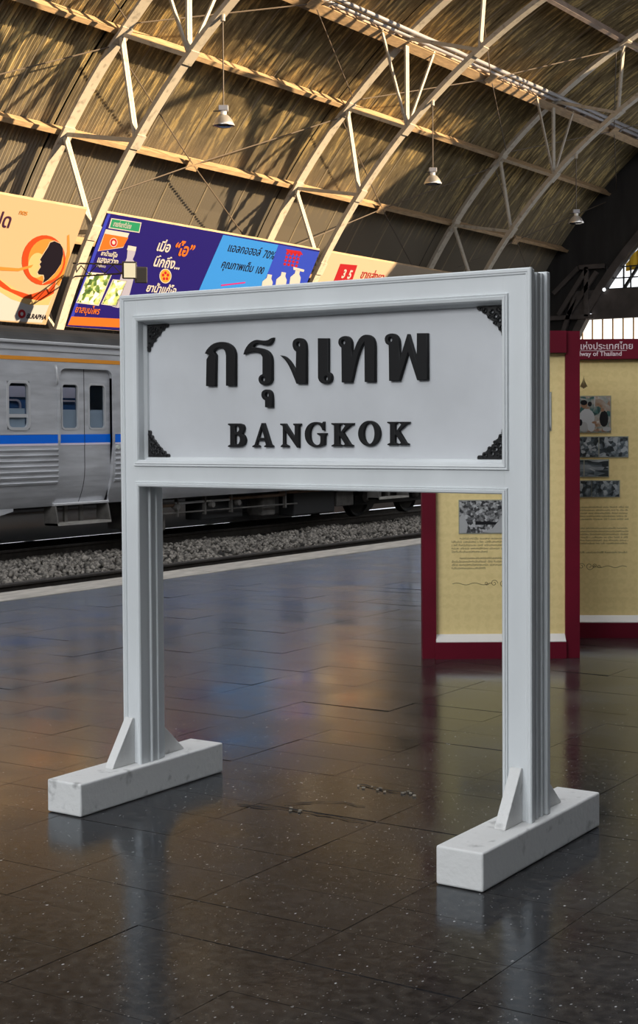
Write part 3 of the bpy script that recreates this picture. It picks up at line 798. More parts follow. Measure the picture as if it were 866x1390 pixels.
# corner ornaments: scalloped openwork triangles with curls
for (cx, cz, sx, sz) in ((-4.080, 1.993, 1, -1), (-4.080, 1.437, 1, 1), (-2.414, 1.993, -1, -1), (-2.414, 1.437, -1, 1)):
    Lc = .112
    lp = [(0, 0), (Lc, 0)]
    n = 7
    for i in range(n):
        t0, t1 = i / n, (i + 1) / n
        for q in (.25, .5, .75):
            t = t0 + (t1 - t0) * q; bump = .007 * math.sin(math.pi * q) - .010 * math.sin(math.pi * t)
            lp.append((Lc * (1 - t) + bump, Lc * t + bump))
        lp.append((Lc * (1 - t1) - (.004 if i < n - 1 else 0), Lc * t1 - (.004 if i < n - 1 else 0)))
    holes = [ell(.020, .050, .006, .009, 10), ell(.050, .020, .009, .006, 10), ell(.036, .036, .007, .007, 10), ell(.014, .078, .004, .007, 8), ell(.078, .014, .007, .004, 8)]
    cv = lambda L: [(cx + sx * a, cz + sz * b) for a, b in L]
    orn = curve_mesh('corner_ornament', [cv(lp)] + [cv(h_) for h_ in holes], .005, .001, (Vector((0, 4.9275, 0)), (1, 0, 0), (0, 0, 1)), M['ornament'], sg)
    orn['label'] = 'black carved scroll ornament in a panel corner'
    cl = MB()
    for (ux, uz, rr) in ((.020, .050, .011), (.050, .020, .011), (.036, .036, .012), (.014, .078, .009), (.078, .014, .009), (.013, .022, .010), (.026, .012, .008), (.060, .038, .007), (.038, .060, .007), (.094, .007, .005), (.007, .094, .005)):
        pts = [(cx + sx * (ux + rr * (1 - .45 * k / 14) * math.cos(k * .52)), 4.921, cz + sz * (uz + rr * (1 - .45 * k / 14) * math.sin(k * .52))) for k in range(15)]
        cl.tube(pts, .0026, 6)
    cl.build('scroll_work', M['ornament'], orn)
rebase(sg, (-3.24, 4.95, 0))


# =============================================================== EXHIBITION BOARDS
def damask(name, base, dark):
    mt = bpy.data.materials.new(name); mt.use_nodes = True; nt = mt.node_tree; b = nt.nodes['Principled BSDF']
    tc = nt.nodes.new('ShaderNodeTexCoord'); mp = nt.nodes.new('ShaderNodeMapping'); mp.inputs['Scale'].default_value = (9, 9, 9); mp.inputs['Rotation'].default_value = (0, 0, R_(-33))
    nt.links.new(tc.outputs['Object'], mp.inputs[0])
    v = nt.nodes.new('ShaderNodeTexVoronoi'); v.feature = 'SMOOTH_F1'; v.inputs['Scale'].default_value = 1.6; v.inputs['Randomness'].default_value = 0.0
    nt.links.new(mp.outputs[0], v.inputs[0])
    nz = nt.nodes.new('ShaderNodeTexNoise'); nz.inputs['Scale'].default_value = 3; nz.inputs['Detail'].default_value = 4; nt.links.new(mp.outputs[0], nz.inputs[0])
    mx = nt.nodes.new('ShaderNodeMath'); mx.operation = 'MULTIPLY_ADD'; mx.inputs[1].default_value = .5; nt.links.new(nz.outputs['Fac'], mx.inputs[0]); nt.links.new(v.outputs['Distance'], mx.inputs[2])
    c = ramp(nt, mx.outputs[0], [(0.45, base), (0.62, dark), (0.75, base), (0.92, dark)])
    nt.links.new(c, b.inputs['Base Color']); b.inputs['Roughness'].default_value = .5
    return mt


M['gold'] = damask('gold damask print', (0.90, 0.71, 0.33), (0.83, 0.65, 0.285))


def photo_mat(name, stops, scale, seed, stretch=(1, 1, 1)):
    mt = bpy.data.materials.new(name); mt.use_nodes = True; nt = mt.node_tree; b = nt.nodes['Principled BSDF']
    tc = nt.nodes.new('ShaderNodeTexCoord'); mp = nt.nodes.new('ShaderNodeMapping'); mp.inputs['Location'].default_value = (seed * 3.1, seed * 1.7, seed); mp.inputs['Scale'].default_value = stretch
    nt.links.new(tc.outputs['Object'], mp.inputs[0])
    v = nt.nodes.new('ShaderNodeTexVoronoi'); v.inputs['Scale'].default_value = scale; nt.links.new(mp.outputs[0], v.inputs[0])
    sc = nt.nodes.new('ShaderNodeSeparateColor'); nt.links.new(v.outputs['Color'], sc.inputs[0])
    nz = nt.nodes.new('ShaderNodeTexNoise'); nz.inputs['Scale'].default_value = scale * .6; nt.links.new(mp.outputs[0], nz.inputs[0])
    ad = nt.nodes.new('ShaderNodeMath'); ad.operation = 'MULTIPLY_ADD'; ad.inputs[1].default_value = .55; nt.links.new(sc.outputs[0], ad.inputs[0])
    ml = nt.nodes.new('ShaderNodeMath'); ml.operation = 'MULTIPLY'; ml.inputs[1].default_value = .6; nt.links.new(nz.outputs['Fac'], ml.inputs[0]); nt.links.new(ml.outputs[0], ad.inputs[2])
    nt.links.new(ramp(nt, ad.outputs[0], stops), b.inputs['Base Color']); b.inputs['Roughness'].default_value = .4
    return mt


BW = [(0.2, (0.012, 0.012, 0.014)), (0.42, (0.05, 0.05, 0.052)), (0.6, (0.20, 0.20, 0.20)), (0.8, (0.5, 0.5, 0.5))]
BT = [(0.2, (0.008, 0.011, 0.014)), (0.42, (0.03, 0.04, 0.045)), (0.6, (0.12, 0.15, 0.17)), (0.8, (0.42, 0.45, 0.47))]
M['crowd'] = photo_mat('crowd photograph', BW, 62, 1)
M['bw2'] = photo_mat('monochrome photograph', BT, 38, 2)
M['bw3'] = photo_mat('monochrome landscape photograph', BT, 12, 3, (1, 1, 4))
M['colphoto'] = photo_mat('colour photograph', [(0.2, (0.01, 0.03, 0.03)), (0.4, (0.06, 0.15, 0.14)), (0.58, (0.42, 0.40, 0.36)), (0.75, (0.30, 0.16, 0.08)), (0.85, (0.6, 0.56, 0.5))], 24, 5)
M['photowhite'] = mat('photo white', (0.55, 0.56, 0.57), .5); M['photodark'] = mat('photo black', (0.008, 0.008, 0.01), .4); M['skin'] = mat('photo skin tone', (0.35, 0.19, 0.11), .5)
M['photogrey'] = mat('photo pale grey', (0.42, 0.42, 0.42), .5)
M['photomount'] = mat('photo mount edge', (0.33, 0.33, 0.26), .6)


class Frame:
    """a vertical plane: x along `xd`, y up; faces -zd side to the camera"""
    def __init__(s, o, xd):
        s.o = Vector(o); s.x = Vector(xd).normalized(); s.z = s.x.cross(UP).normalized()      # z points towards the camera

    def p(s, a, b, c=0.0): return s.o + s.x * a + UP * b + s.z * c

    def box(s, mb, a, b, c):
        (x0, x1), (y0, y1), (z0, z1) = a, b, c
        P = [s.p(x, y, z) for z in (z0, z1) for (x, y) in ((x0, y0), (x1, y0), (x1, y1), (x0, y1))]
        mb.add(P, [(0, 3, 2, 1), (4, 5, 6, 7), (0, 1, 5, 4), (1, 2, 6, 5), (2, 3, 7, 6), (3, 0, 4, 7)]); return mb


def text(body, size, frame, mtl, parent, name='lettering', extrude=.001, align='LEFT', bold=0.0, shear=0.0, space=1.0):
    cu = bpy.data.curves.new(name, 'FONT'); cu.body = body; cu.size = size; cu.extrude = extrude; cu.align_x = align; cu.offset = bold; cu.shear = shear; cu.space_character = space; cu.resolution_u = 3
    tmp = bpy.data.objects.new('tmp', cu); COL.objects.link(tmp)
    me = bpy.data.meshes.new_from_object(tmp.evaluated_get(bpy.context.evaluated_depsgraph_get()))
    bpy.data.objects.remove(tmp); bpy.data.curves.remove(cu)
    o_, xd, yd = frame; zd = Vector(xd).cross(Vector(yd))
    me.transform(Matrix(((xd[0], yd[0], zd[0], o_[0]), (xd[1], yd[1], zd[1], o_[1]), (xd[2], yd[2], zd[2], o_[2]), (0, 0, 0, 1))))
    me.name = name
    return link(name, me, mtl, parent)


def printlines(fr, x0, x1, ys, h, z, rag, parent, rnd):
    mb = MB()
    for k, y in enumerate(ys):
        x = x0 + (0.055 if k in rag else 0); xe = x1 - (rnd.uniform(.25, .5) if (k + 1 in rag or k == len(ys) - 1) else rnd.uniform(0, .012))
        while x < xe:
            wd = h * rnd.uniform(.25, .62); hh = h * rnd.uniform(.55, .95)
            P = [fr.p(x, y, z), fr.p(x + wd, y, z), fr.p(x + wd, y + hh, z), fr.p(x, y + hh, z), fr.p(x + wd * .28, y + hh * .25, z), fr.p(x + wd * .78, y + hh * .25, z), fr.p(x + wd * .78, y + hh * .72, z), fr.p(x + wd * .28, y + hh * .72, z)]
            mb.add(P, [(0, 1, 5, 4), (1, 2, 6, 5), (2, 3, 7, 6)] if rnd.random() < .6 else [(1, 2, 6, 5), (2, 3, 7, 6), (3, 0, 4, 7)])
            if rnd.random() < .22:
                mb.add([fr.p(x, y + h * 1.05, z), fr.p(x + wd, y + h * 1.05, z), fr.p(x + wd, y + h * 1.22, z), fr.p(x, y + h * 1.22, z)], [(0, 1, 2, 3)])
            x += wd * 1.18 + (h * .6 if rnd.random() < .06 else 0)
    o = mb.build('printed_text', M['ink'], parent, recalc=False); o['kind'] = 'stuff'; return o


def flourish(fr, x0, x1, y, z, parent):
    mb = MB(); L = x1 - x0
    def strip(pts, wd):
        for a, b in zip(pts, pts[1:]):
            d = Vector((b[0] - a[0], b[1] - a[1])).normalized(); nx, ny = -d.y * wd / 2, d.x * wd / 2
            mb.add([fr.p(a[0] - nx, a[1] - ny, z), fr.p(b[0] - nx, b[1] - ny, z), fr.p(b[0] + nx, b[1] + ny, z), fr.p(a[0] + nx, a[1] + ny, z)], [(0, 1, 2, 3)])
    strip([(x0 + L * .42 * t / 20, y + .007 * math.sin(t * .7)) for t in range(21)], .0035)
    strip([(x1 - L * .42 * t / 20, y + .007 * math.sin(t * .7)) for t in range(21)], .0035)
    for (c, r, sg_) in ((.44, .024, 1), (.54, .030, -1), (.60, .018, 1), (.36, .014, -1), (.66, .014, -1)):
        strip([(x0 + L * c + r * (1 - k / 26) * math.cos(sg_ * k * .4), y + .004 + r * (1 - k / 26) * math.sin(sg_ * k * .4)) for k in range(22)], .0035)
    return mb.build('flourish', M['ink'], parent, recalc=False)


def board(origin, xd, label):
    fr = Frame(origin, xd); b = thing('exhibition_board', label, 'display board')
    fr.box(MB(), (0, .092), (0, 2.195), (-.16, -.02)).build('post', M['maroon'], b)
    fr.box(MB(), (.963, 1.058), (0, 2.195), (-.16, -.02)).build('post', M['maroon'], b)
    fr.box(MB(), (.088, .967), (.05, 2.19), (-.10, -.06)).build('print_panel', M['gold'], b)
    fr.box(MB(), (.086, .965), (2.05, 2.197), (-.10, .004)).build('header', M['maroon'], b)
    fr.box(MB(), (.086, .965), (2.043, 2.05), (-.09, -.01)).build('header_lip', M['ink'], b)
    fr.box(MB(), (.084, .965), (0, .113), (-.10, .004)).build('base', M['maroon'], b)
    P = [fr.p(.09, .112, .002), fr.p(.09, .112, -.062), fr.p(.09, .162, -.062), fr.p(.09, .118, .002)]
    MB().prism(P, fr.x * .872).build('sill', M['sill'], b)
    text('การรถไฟแห่งประเทศไทย', .066, (fr.p(.527, 2.122, .0045), fr.x, UP), M['lilac'], b, align='CENTER', bold=.0006)
    text('State Railway of Thailand', .047, (fr.p(.527, 2.074, .0045), fr.x, UP), M['lilac'], b, align='CENTER', bold=.0006)
    fr.box(MB(), (.27, .80), (2.1105, 2.1135), (.003, .0048)).build('header_rule', M['lilac'], b)
    return b, fr


def photo(fr, b, x0, x1, y0, y1, mtl):
    o = fr.box(MB(), (x0 - .006, x1 + .006), (y0 - .006, y1 + .006), (-.06, -.054)).build('photo_mount', M['photomount'], b)
    fr.box(MB(), (x0, x1), (y0, y1), (-.056, -.0525)).build('photograph', mtl, o); return o


def blob(fr, parent, poly, z, mtl, name='photo_figure'):
    return MB().prism([fr.p(a, b_, z) for a, b_ in poly], fr.z * .0006).build(name, mtl, parent)


rnd = random.Random(5)
b1, f1 = board((-4.919, 8.785, 0), R0, 'maroon framed gold exhibition board directly behind the right sign post')
ph = photo(f1, b1, .254, .81, .845, 1.062, M['crowd'])
blob(f1, ph, [(.254, .845), (.30, .845), (.31, .90), (.275, .98), (.254, .95)], -.052, M['photogrey'])
blob(f1, ph, [(.36, .90), (.36, .925), (.56, .915), (.56, .90)], -.052, M['photodark'])
blob(f1, ph, [(.40, .85), (.47, .845), (.60, .845), (.60, .95), (.55, .97), (.52, .93), (.47, .87)], -.0518, M['photogrey'])
blob(f1, ph, [(.545, .93), (.56, .955), (.575, .955), (.59, .935), (.575, .915), (.555, .915)], -.0512, M['photowhite'])
ph = photo(f1, b1, .50, .868, 1.535, 1.785, M['photowhite'])
blob(f1, ph, [(.70, 1.535), (.868, 1.535), (.855, 1.62), (.82, 1.66), (.79, 1.65), (.77, 1.69), (.74, 1.66), (.70, 1.64)], -.0515, M['photodark'])
blob(f1, ph, [(.765, 1.70), (.795, 1.69), (.815, 1.72), (.812, 1.755), (.785, 1.77), (.76, 1.75)], -.0515, M['photodark'])
blob(f1, ph, [(.79, 1.645), (.80, 1.655), (.79, 1.57), (.782, 1.60)], -.0508, M['photowhite'])
printlines(f1, .20, .85, [.800 - .0222 * k for k in range(10) if k != 5], .012, -.0595, (0, 5), b1, rnd)
printlines(f1, .20, .85, [1.255 - .0215 * k for k in range(5)], .012, -.0595, (0,), b1, rnd)
flourish(f1, .205, .845, .50, -.0595, b1)
rebase(b1, (-4.5, 9.1, 0))
o2 = CAM + ray(702, 864) * 11.1
b2, f2 = board((o2.x, o2.y, 0), R0 + F0 * -.05, 'maroon framed gold exhibition board standing farther back at the right edge')
k2 = 11.1 / FPX


def bx(px): return (px - 702) * k2


def bz(py): return (864.5 - py) * k2


ph = photo(f2, b2, bx(745), bx(828.5), bz(586), bz(538), M['colphoto'])
def bell(cx, cy, rx, ry, z, mtl):
    blob(f2, ph, [(bx(cx + rx * math.cos(t * .4488)), bz(cy - ry * math.sin(t * .4488))) for t in range(14)], z, mtl)


bell(797, 567, 10.5, 12.5, -.0522, M['photowhite']); bell(793, 579, 5.5, 7, -.0521, M['photogrey']); bell(803, 578, 5, 7.5, -.0520, M['photowhite'])
bell(793.5, 549, 4.2, 5.0, -.0516, M['skin']); bell(793, 546, 4.6, 3.6, -.0512, M['photodark']); bell(801, 548, 2.8, 3.4, -.0516, M['photodark'])
bell(788.5, 573, 2.6, 4.5, -.0516, M['photodark']); bell(807, 573, 3.2, 1.6, -.0512, M['skin'])
bell(820, 568, 6.0, 11.0, -.0522, M['photodark']); bell(818, 556, 2.6, 2.6, -.0516, M['skin']); bell(824, 582, 6.0, 3.0, -.0516, M['photogrey'])
blob(f2, ph, [(bx(807), bz(538)), (bx(808), bz(538)), (bx(808), bz(552)), (bx(807), bz(552))], -.051, M['photowhite'])
for (xa, xb, ya, yb_, mm_) in ((760, 812.5, 619.5, 593, 'bw2'), (814, 852, 619.5, 593, 'bw2'), (765, 792.5, 646, 624, 'bw3'), (794, 826, 646, 624, 'bw3'), (752, 803, 673.5, 652.5, 'bw2'), (804, 840.5, 673.5, 652.5, 'bw2')):
    photo(f2, b2, bx(xa), bx(xb), bz(ya), bz(yb_), M[mm_])
printlines(f2, bx(735), bx(853), [bz(689 + 4.1 * k) for k in range(17) if k not in (6, 14)], .011, -.0595, (0, 6, 13), b2, rnd)
flourish(f2, bx(742), bx(851), bz(769), -.0595, b2)
em = MB()
for k in range(5):
    em.prism([f2.p(bx(793 + (k - 2) * 2.0) - .006, bz(527 - abs(k - 2) * 1.2), -.0595), f2.p(bx(793 + (k - 2) * 2.0) + .006, bz(527 - abs(k - 2) * 1.2), -.0595), f2.p(bx(793 + (k - 2) * .8), bz(509 + abs(k - 2) * 4), -.0595)], f2.z * .001)
em.build('emblem', M['ink'], b2)
rebase(b2, (o2.x, o2.y, 0))

# =============================================================== RAILCAR
XN = -15.2; XF = -18.0; XM = (XN + XF) / 2
tr = thing('railcar', 'silver stainless railcar with orange and blue stripes and double doors', 'train')
Y0C, Y1C = 5.0, 29.5


def sideprof(z):
    """x inset of the side at height z (lower body curves under)"""
    if z < 1.0: return .16 * ((1.0 - z) / .56) ** 2
    return 0.0


def skin(y0, y1, zs, holes=(), near=True, th=.05):
    """side skin split at hole edges"""
    ycut = sorted({y0, y1, *[h[0] for h in holes if y0 < h[0] < y1], *[h[1] for h in holes if y0 < h[1] < y1]})
    zcut = sorted({*zs, *[h[2] for h in holes], *[h[3] for h in holes]})
    zcut = [z for z in zcut if zs[0] <= z <= zs[-1]]
    mb = MB(); sgn = 1 if near else -1; xb = XN if near else XF
    for ya, yb_ in zip(ycut, ycut[1:]):
        for za, zb in zip(zcut, zcut[1:]):
            ym, zm = (ya + yb_) / 2, (za + zb) / 2
            if any(h[0] < ym < h[1] and h[2] < zm < h[3] for h in holes): continue
            xa, xc = xb - sgn * sideprof(za), xb - sgn * sideprof(zb)
            mb.add([(xa, ya, za), (xa, yb_, za), (xc, yb_, zb), (xc, ya, zb), (xa - sgn * th, ya, za), (xa - sgn * th, yb_, za), (xc - sgn * th, yb_, zb), (xc - sgn * th, ya, zb)],
                   [(0, 1, 2, 3), (7, 6, 5, 4), (0, 4, 5, 1), (3, 2, 6, 7), (0, 3, 7, 4), (1, 5, 6, 2)])
    return mb


ZS = [.44, .52, .60, .68, .76, .84, .92, 1.0, 1.30, 2.80]
D = [(16.33, 17.485), (25.5, 26.66)]
WINS = [(15.262, 15.706, 1.57, 2.255)] + [(a, a + .9, 1.57, 2.255) for a in (7.0, 9.2, 11.4, 13.4)] + [(a, a + .9, 1.57, 2.255) for a in (18.3, 20.1, 21.9, 23.7)]
DH = [(a, b, .479, 2.463) for a, b in D]
sk = skin(Y0C, Y1C, ZS, WINS + DH)
body = sk.build('body_side', M['steel'], tr)
skin(Y0C, Y1C, ZS, [(a, b, 1.57, 2.3) for a, b in ((16.3, 17.6), (17.9, 18.7), (15.0, 15.9), (18.9, 19.9), (13, 14.5), (20.4, 21.4))], near=False).build('body_side', M['steel'], tr)
MB().box((XF + .05, Y0C, 1.0), (XN - .05, Y1C, 1.06)).build('car_floor', M['black'], tr)
for y in (Y0C, Y1C - .05): MB().box((XF, y, .6), (XN, y + .05, 2.85)).build('end_wall', M['steel'], tr)
# roof dome
rf = MB(); P = []; prof = []
for i in range(17):
    t = math.pi * i / 16; prof.append((XM + 1.40 * math.cos(t), 2.80 + .33 * math.sin(t) ** .8))
rf.prism([(a, Y0C, b) for a, b in prof], (0, Y1C - Y0C, 0)).build('roof', M['trainroof'], tr)
bevel(MB().box((XN - .04, Y0C, 2.795), (XN + .035, Y1C, 2.84)).build('gutter', M['steel2'], tr), .008)
MB().box((XN - .01, Y0C, 2.70), (XN + .012, Y1C, 2.735)).build('roof_bead', M['steel2'], tr)
MB().box((XN - .01, Y0C, 2.556), (XN + .005, Y1C, 2.612)).build('orange_stripe', M['orange'], tr)
segs = [(Y0C, 16.28), (17.545, 25.45), (26.72, Y1C)]
for ya, yb_ in segs:
    MB().box((XN - .01, ya, 1.366), (XN + .006, yb_, 1.493)).build('blue_stripe', M['blue'], tr)
    MB().box((XN - .01, ya, 1.334), (XN + .006, yb_, 1.366)).build('pale_stripe', M['whitestripe'], tr)
    MB().box((XN - .01, ya, 1.495), (XN + .010, yb_, 1.508)).build('stripe_bead', M['steel2'], tr)
    for k in range(7):
        z = 1.275 - k * .079; xx = XN - sideprof(z)
        r_b = MB().prism([(xx - .01, ya, z - .036), (xx + .006, ya, z - .030), (xx + .020, ya, z), (xx + .006, ya, z + .012), (xx - .01, ya, z + .014)], (0, yb_ - ya, 0)).build('rib', M['steel2'] if False else M['steel'], tr)


def rrect(y0, y1, z0, z1, r, n=5):
    out = []
    for (cy_, cz_, a0) in ((y1 - r, z1 - r, 0), (y0 + r, z1 - r, 90), (y0 + r, z0 + r, 180), (y1 - r, z0 + r, 270)):
        for k in range(n + 1):
            a = R_(a0 + 90 * k / n); out.append((cy_ + r * math.cos(a), cz_ + r * math.sin(a)))
    return out


def rframe(y0, y1, z0, z1, r, wd, x, th, mtl, parent, name='window_frame', square_outer=False):
    """ring between an outer rectangle and a rounded inner opening; y,z plane"""
    inn = rrect(y0, y1, z0, z1, r)
    out = rrect(y0 - wd, y1 + wd, z0 - wd, z1 + wd, .002 if square_outer else r + wd)
    mb = MB(); n = len(inn)
    P = [(x, a, b) for a, b in out] + [(x, a, b) for a, b in inn] + [(x - th, a, b) for a, b in out] + [(x - th, a, b) for a, b in inn]
    fs = []
    for i in range(n):
        j = (i + 1) % n
        fs += [(i, j, n + j, n + i), (2 * n + i, 3 * n + i, 3 * n + j, 2 * n + j), (i, 2 * n + i, 2 * n + j, j), (n + i, n + j, 3 * n + j, 3 * n + i)]
    return mb.add(P, fs).build(name, mtl, parent)


for h in WINS:
    wf = rframe(h[0] + .03, h[1] - .03, h[2] + .03, h[3] - .03, .07, .045, XN + .010, .06, M['steel2'], tr, 'window')
    MB().box((XN - .035, h[0], h[2]), (XN - .029, h[1], h[3])).build('pane', M['glass'], wf)
    MB().box((XN - .030, h[0] + .02, h[2] + .17), (XN - .015, h[1] - .02, h[2] + .22)).build('sash_bar', M['steel2'], wf)
    MB().box((XN - .055, h[0], h[2] - .05), (XN - .045, h[1] - .05, h[2] + .30)).build('screen', M['curtain'], wf)
MB().box((XN - .75, 15.1, 1.35), (XN - .55, 15.62, 2.3)).build('seat_back', M['seat'], tr)
for dy in D:
    y0, y1 = dy; ymid = (y0 + y1) / 2
    r_ = .12; inn = [(y1, .479), (y1, 1.4)] + [(y1 - r_ + r_ * math.cos(R_(t)), 2.463 - r_ + r_ * math.sin(R_(t))) for t in range(0, 91, 15)] + [(y0 + r_ + r_ * math.cos(R_(t)), 2.463 - r_ + r_ * math.sin(R_(t))) for t in range(90, 181, 15)] + [(y0, 1.4), (y0, .479)]
    out = [(y1 + .05, .479), (y1 + .05, 1.4)] + [(y1 + .05, 2.35)] * 3 + [(y1 + .05, 2.513)] * 2 + [(y1 - .1, 2.513)] * 2 + [(y0 + .1, 2.513)] * 2 + [(y0 - .05, 2.513)] * 2 + [(y0 - .05, 2.35)] * 3 + [(y0 - .05, 1.4), (y0 - .05, .479)]
    n_ = len(inn); mb = MB()
    mb.add([(XN + .012 - sideprof(b), a, b) for a, b in out] + [(XN + .012 - sideprof(b), a, b) for a, b in inn] + [(XN - .05 - sideprof(b), a, b) for a, b in out] + [(XN - .05 - sideprof(b), a, b) for a, b in inn],
           [q for i in range(n_ - 1) for q in ((i, i + 1, n_ + i + 1, n_ + i), (n_ + i, n_ + i + 1, 3 * n_ + i + 1, 3 * n_ + i), (i, 2 * n_ + i, 2 * n_ + i + 1, i + 1))])
    mb.build('door_surround', M['steel'], tr, recalc=False)
    for (ya, yb_, wa, wb_) in ((y0, ymid - .008, y0 + .095, ymid - .135), (ymid + .008, y1, ymid + .105, y1 - .115)):
        hole = [(wa, wb_, 1.577, 2.24)]
        lf = skin(ya, yb_, [.479, .56, .64, .72, .80, .88, 1.0, 2.47], hole)
        lf.v = [(a - .045, b, c) for a, b, c in lf.v]
        leaf = lf.build('door_leaf', M['steel'], tr)
        rframe(wa + .012, wb_ - .012, 1.589, 2.228, .05, .03, XN - .038, .03, M['steel2'], leaf, 'window_frame')
        MB().box((XN - .078, wa, 1.577), (XN - .072, wb_, 2.24)).build('pane', M['glass'], leaf)
        MB().box((XN - .100, wa, 1.55), (XN - .090, wb_, 1.86)).build('screen', M['curtain'], leaf)
        MB().box((XN - .047, ya, 1.366), (XN - .040, yb_, 1.493)).build('blue_stripe', M['blue'], leaf)
        MB().box((XN - .047, ya, 1.334), (XN - .040, yb_, 1.366)).build('pale_stripe', M['whitestripe'], leaf)
    rs = MB()
    for za, zb in zip([.479, .56, .64, .72, .80, .88, 1.0], [.56, .64, .72, .80, .88, 1.0, 2.47]):
        xa, xb_ = XN - .046 - sideprof(za), XN - .046 - sideprof(zb)
        rs.add([(xa, ymid - .012, za), (xa, ymid + .012, za), (xb_, ymid + .012, zb), (xb_, ymid - .012, zb), (xa - .02, ymid - .012, za), (xa - .02, ymid + .012, za), (xb_ - .02, ymid + .012, zb), (xb_ - .02, ymid - .012, zb)],
               [(0, 1, 2, 3), (7, 6, 5, 4), (0, 4, 5, 1), (3, 2, 6, 7), (0, 3, 7, 4), (1, 5, 6, 2)])
    rs.build('door_seal', M['rubber'], tr)
    bevel(MB().box((XN - .22, y0 - .03, .44), (XN - .10, y1 + .03, .482)).build('door_sill', M['steel2'], tr), .01)
    st = MB().box((XN - .30, y0 - .02, .150), (XN - .04, y1 + .0, .185)).build('step', M['stepm'], tr)
    for yy_ in (y0 + .36, y0 + .70): MB().box((XN - .30, yy_, .18), (XN - .26, yy_ + .07, .45)).build('riser_bar', M['undergrey'], st)
    MB().prism([(XN - .10, y0 - .02, .44), (XN - .04, y0 - .02, .15), (XN - .32, y0 - .02, .15), (XN - .32, y0 - .02, .44)], (0, .03, 0)).build('step_side', M['undergrey'], st)
    MB().prism([(XN - .10, y1 - .02, .44), (XN - .04, y1 - .02, .15), (XN - .32, y1 - .02, .15), (XN - .32, y1 - .02, .44)], (0, .03, 0)).build('step_side', M['undergrey'], st)
# grab rail beside the door, marker lamp
MB().tube([(XN + .03, 16.22, 2.50), (XN + .05, 16.22, 2.44), (XN + .05, 16.24, 2.28), (XN + .03, 16.24, 2.22)], .018, 8).build('grab_rail', M['steel2'], tr, smooth=True)
MB().lathe((XN, 17.60, 1.29), [(0, .03), (.03, .03), (.04, 0)], 12, Vector((1, 0, 0))).build('marker_lamp', M['lens'], tr)
# underframe
MB().box((XF + .35, Y0C + .3, .40), (XN - .36, Y1C - .3, 1.0)).build('underframe', M['black'], tr)
for (ya, yb_, za, zb, mm_) in ((18.2, 18.9, -.02, .40, 'undergrey'), (19.0, 19.25, -.1, .2, 'undergrey'), (20.2, 21.4, .02, .42, 'black'), (22.0, 22.4, .0, .40, 'undergrey'), (23.0, 24.4, -.05, .40, 'black'), (24.5, 25.1, .05, .38, 'undergrey')):
    bevel(MB().box((XN - .75, ya, za), (XN - .40, yb_, zb)).build('equipment_box', M[mm_], tr), .02)
for (ya, yb_, z, mm_, r_) in ((18.3, 19.5, .31, 'pipebrown', .028), (19.4, 20.9, .34, 'steel2', .022), (20.9, 22.6, .36, 'pipebrown', .032), (22.4, 25.2, .40, 'pipebrown', .03), (18.3, 23.0, .18, 'undergrey', .015)):
    MB().tube([(XN - .33, ya, z), (XN - .33, yb_, z)], r_, 8).build('pipe', M[mm_], tr, smooth=True)
for y in (18.5, 19.45, 20.2, 20.95, 22.6):
    MB().box((XN - .36, y - .02, .12), (XN - .30, y + .02, .44)).build('pipe_hanger', M['undergrey'], tr)
for y in (20.35, 21.1, 19.4):
    MB().lathe((XN - .33, y, .28), [(0, .08), (.05, .08), (.055, .0), (.03, -.05), (0, -.05)], 10, Vector((1, 0, 0))).build('valve', M['undergrey'], tr)
for yc_ in (14.3, 26.9):
    bg_ = MB().box((XN - .78, yc_ - 1.4, .02), (XN - .62, yc_ + 1.4, .22)).build('bogie_frame', M['black'], tr)
    for s in (-1, 1):
        for xw in (-16.05, -17.08):
            MB().lathe((xw, yc_ + s * 1.0, .20), [(0, .06), (.12, .07), (.14, .03), (.36, .03), (.40, .06), (.417, .06), (.418, -.04), (.445, -.06), (.36, -.06), (0, -.05)], 24, Vector((1 if xw > -16.5 else -1, 0, 0))).build('wheel', M['black'], bg_, smooth=False)
        MB().lathe((XN - .60, yc_ + s * 1.0, .20), [(0, .06), (.10, .05), (.13, 0), (.13, -.12)], 16, Vector((1, 0, 0))).build('axle_box', M['undergrey'], bg_)
        MB().lathe((XN - .60, yc_ + s * .35, .10), [(.09, 0), (.09, .32)], 10).build('spring', M['undergrey'], bg_)
# hanging skirt corner left of the bogie opening
MB().prism([(XN - .16, 15.0, .46), (XN - .16, 15.38, .60), (XN - .16, 15.52, .46), (XN - .16, 15.52, .40), (XN - .16, 15.0, .30)], (-.03, 0, 0)).build('skirt', M['steel'], tr)
rebase(tr, (XM, (Y0C + Y1C) / 2, -.22))

# blue train on the next track, seen through the railcar windows
bt = thing('passenger_coach', 'blue coach on the next track, glimpsed through the railcar door windows', 'train')
MB().box((-21.6, 10, .4), (-19.0, 30, 1.62)).build('lower_body', M['bluecar'], bt)
MB().box((-21.6, 10, 2.15), (-19.0, 30, 2.45)).build('upper_body', M['whitestripe'], bt)
MB().box((-21.6, 10, 2.45), (-19.0, 30, 2.95)).build('roof', M['trainroof'], bt)
MB().box((-21.5, 10, 1.6), (-19.05, 30, 2.2)).build('window_band', M['bluecar'], bt)
for k in range(12):
    rframe(11 + k * 1.5, 11.9 + k * 1.5, 1.66, 2.08, .08, .03, -19.0, .03, M['whitestripe'], bt, 'window_frame')
for k in range(2):
    MB().box((-20.8, 11 + k * 17, -.37), (-19.6, 11.8 + k * 17, .42)).build('bogie', M['black'], bt)
rebase(bt, (-20.3, 20, -.37))

# =============================================================== BANNERS
BT_, BB_ = Vector((-21.70, 0, 6.25)), Vector((-22.92, 0, 3.86))
WV = (BT_ - BB_).normalized(); NV = Vector((0, 1, 0)).cross(WV).normalized()


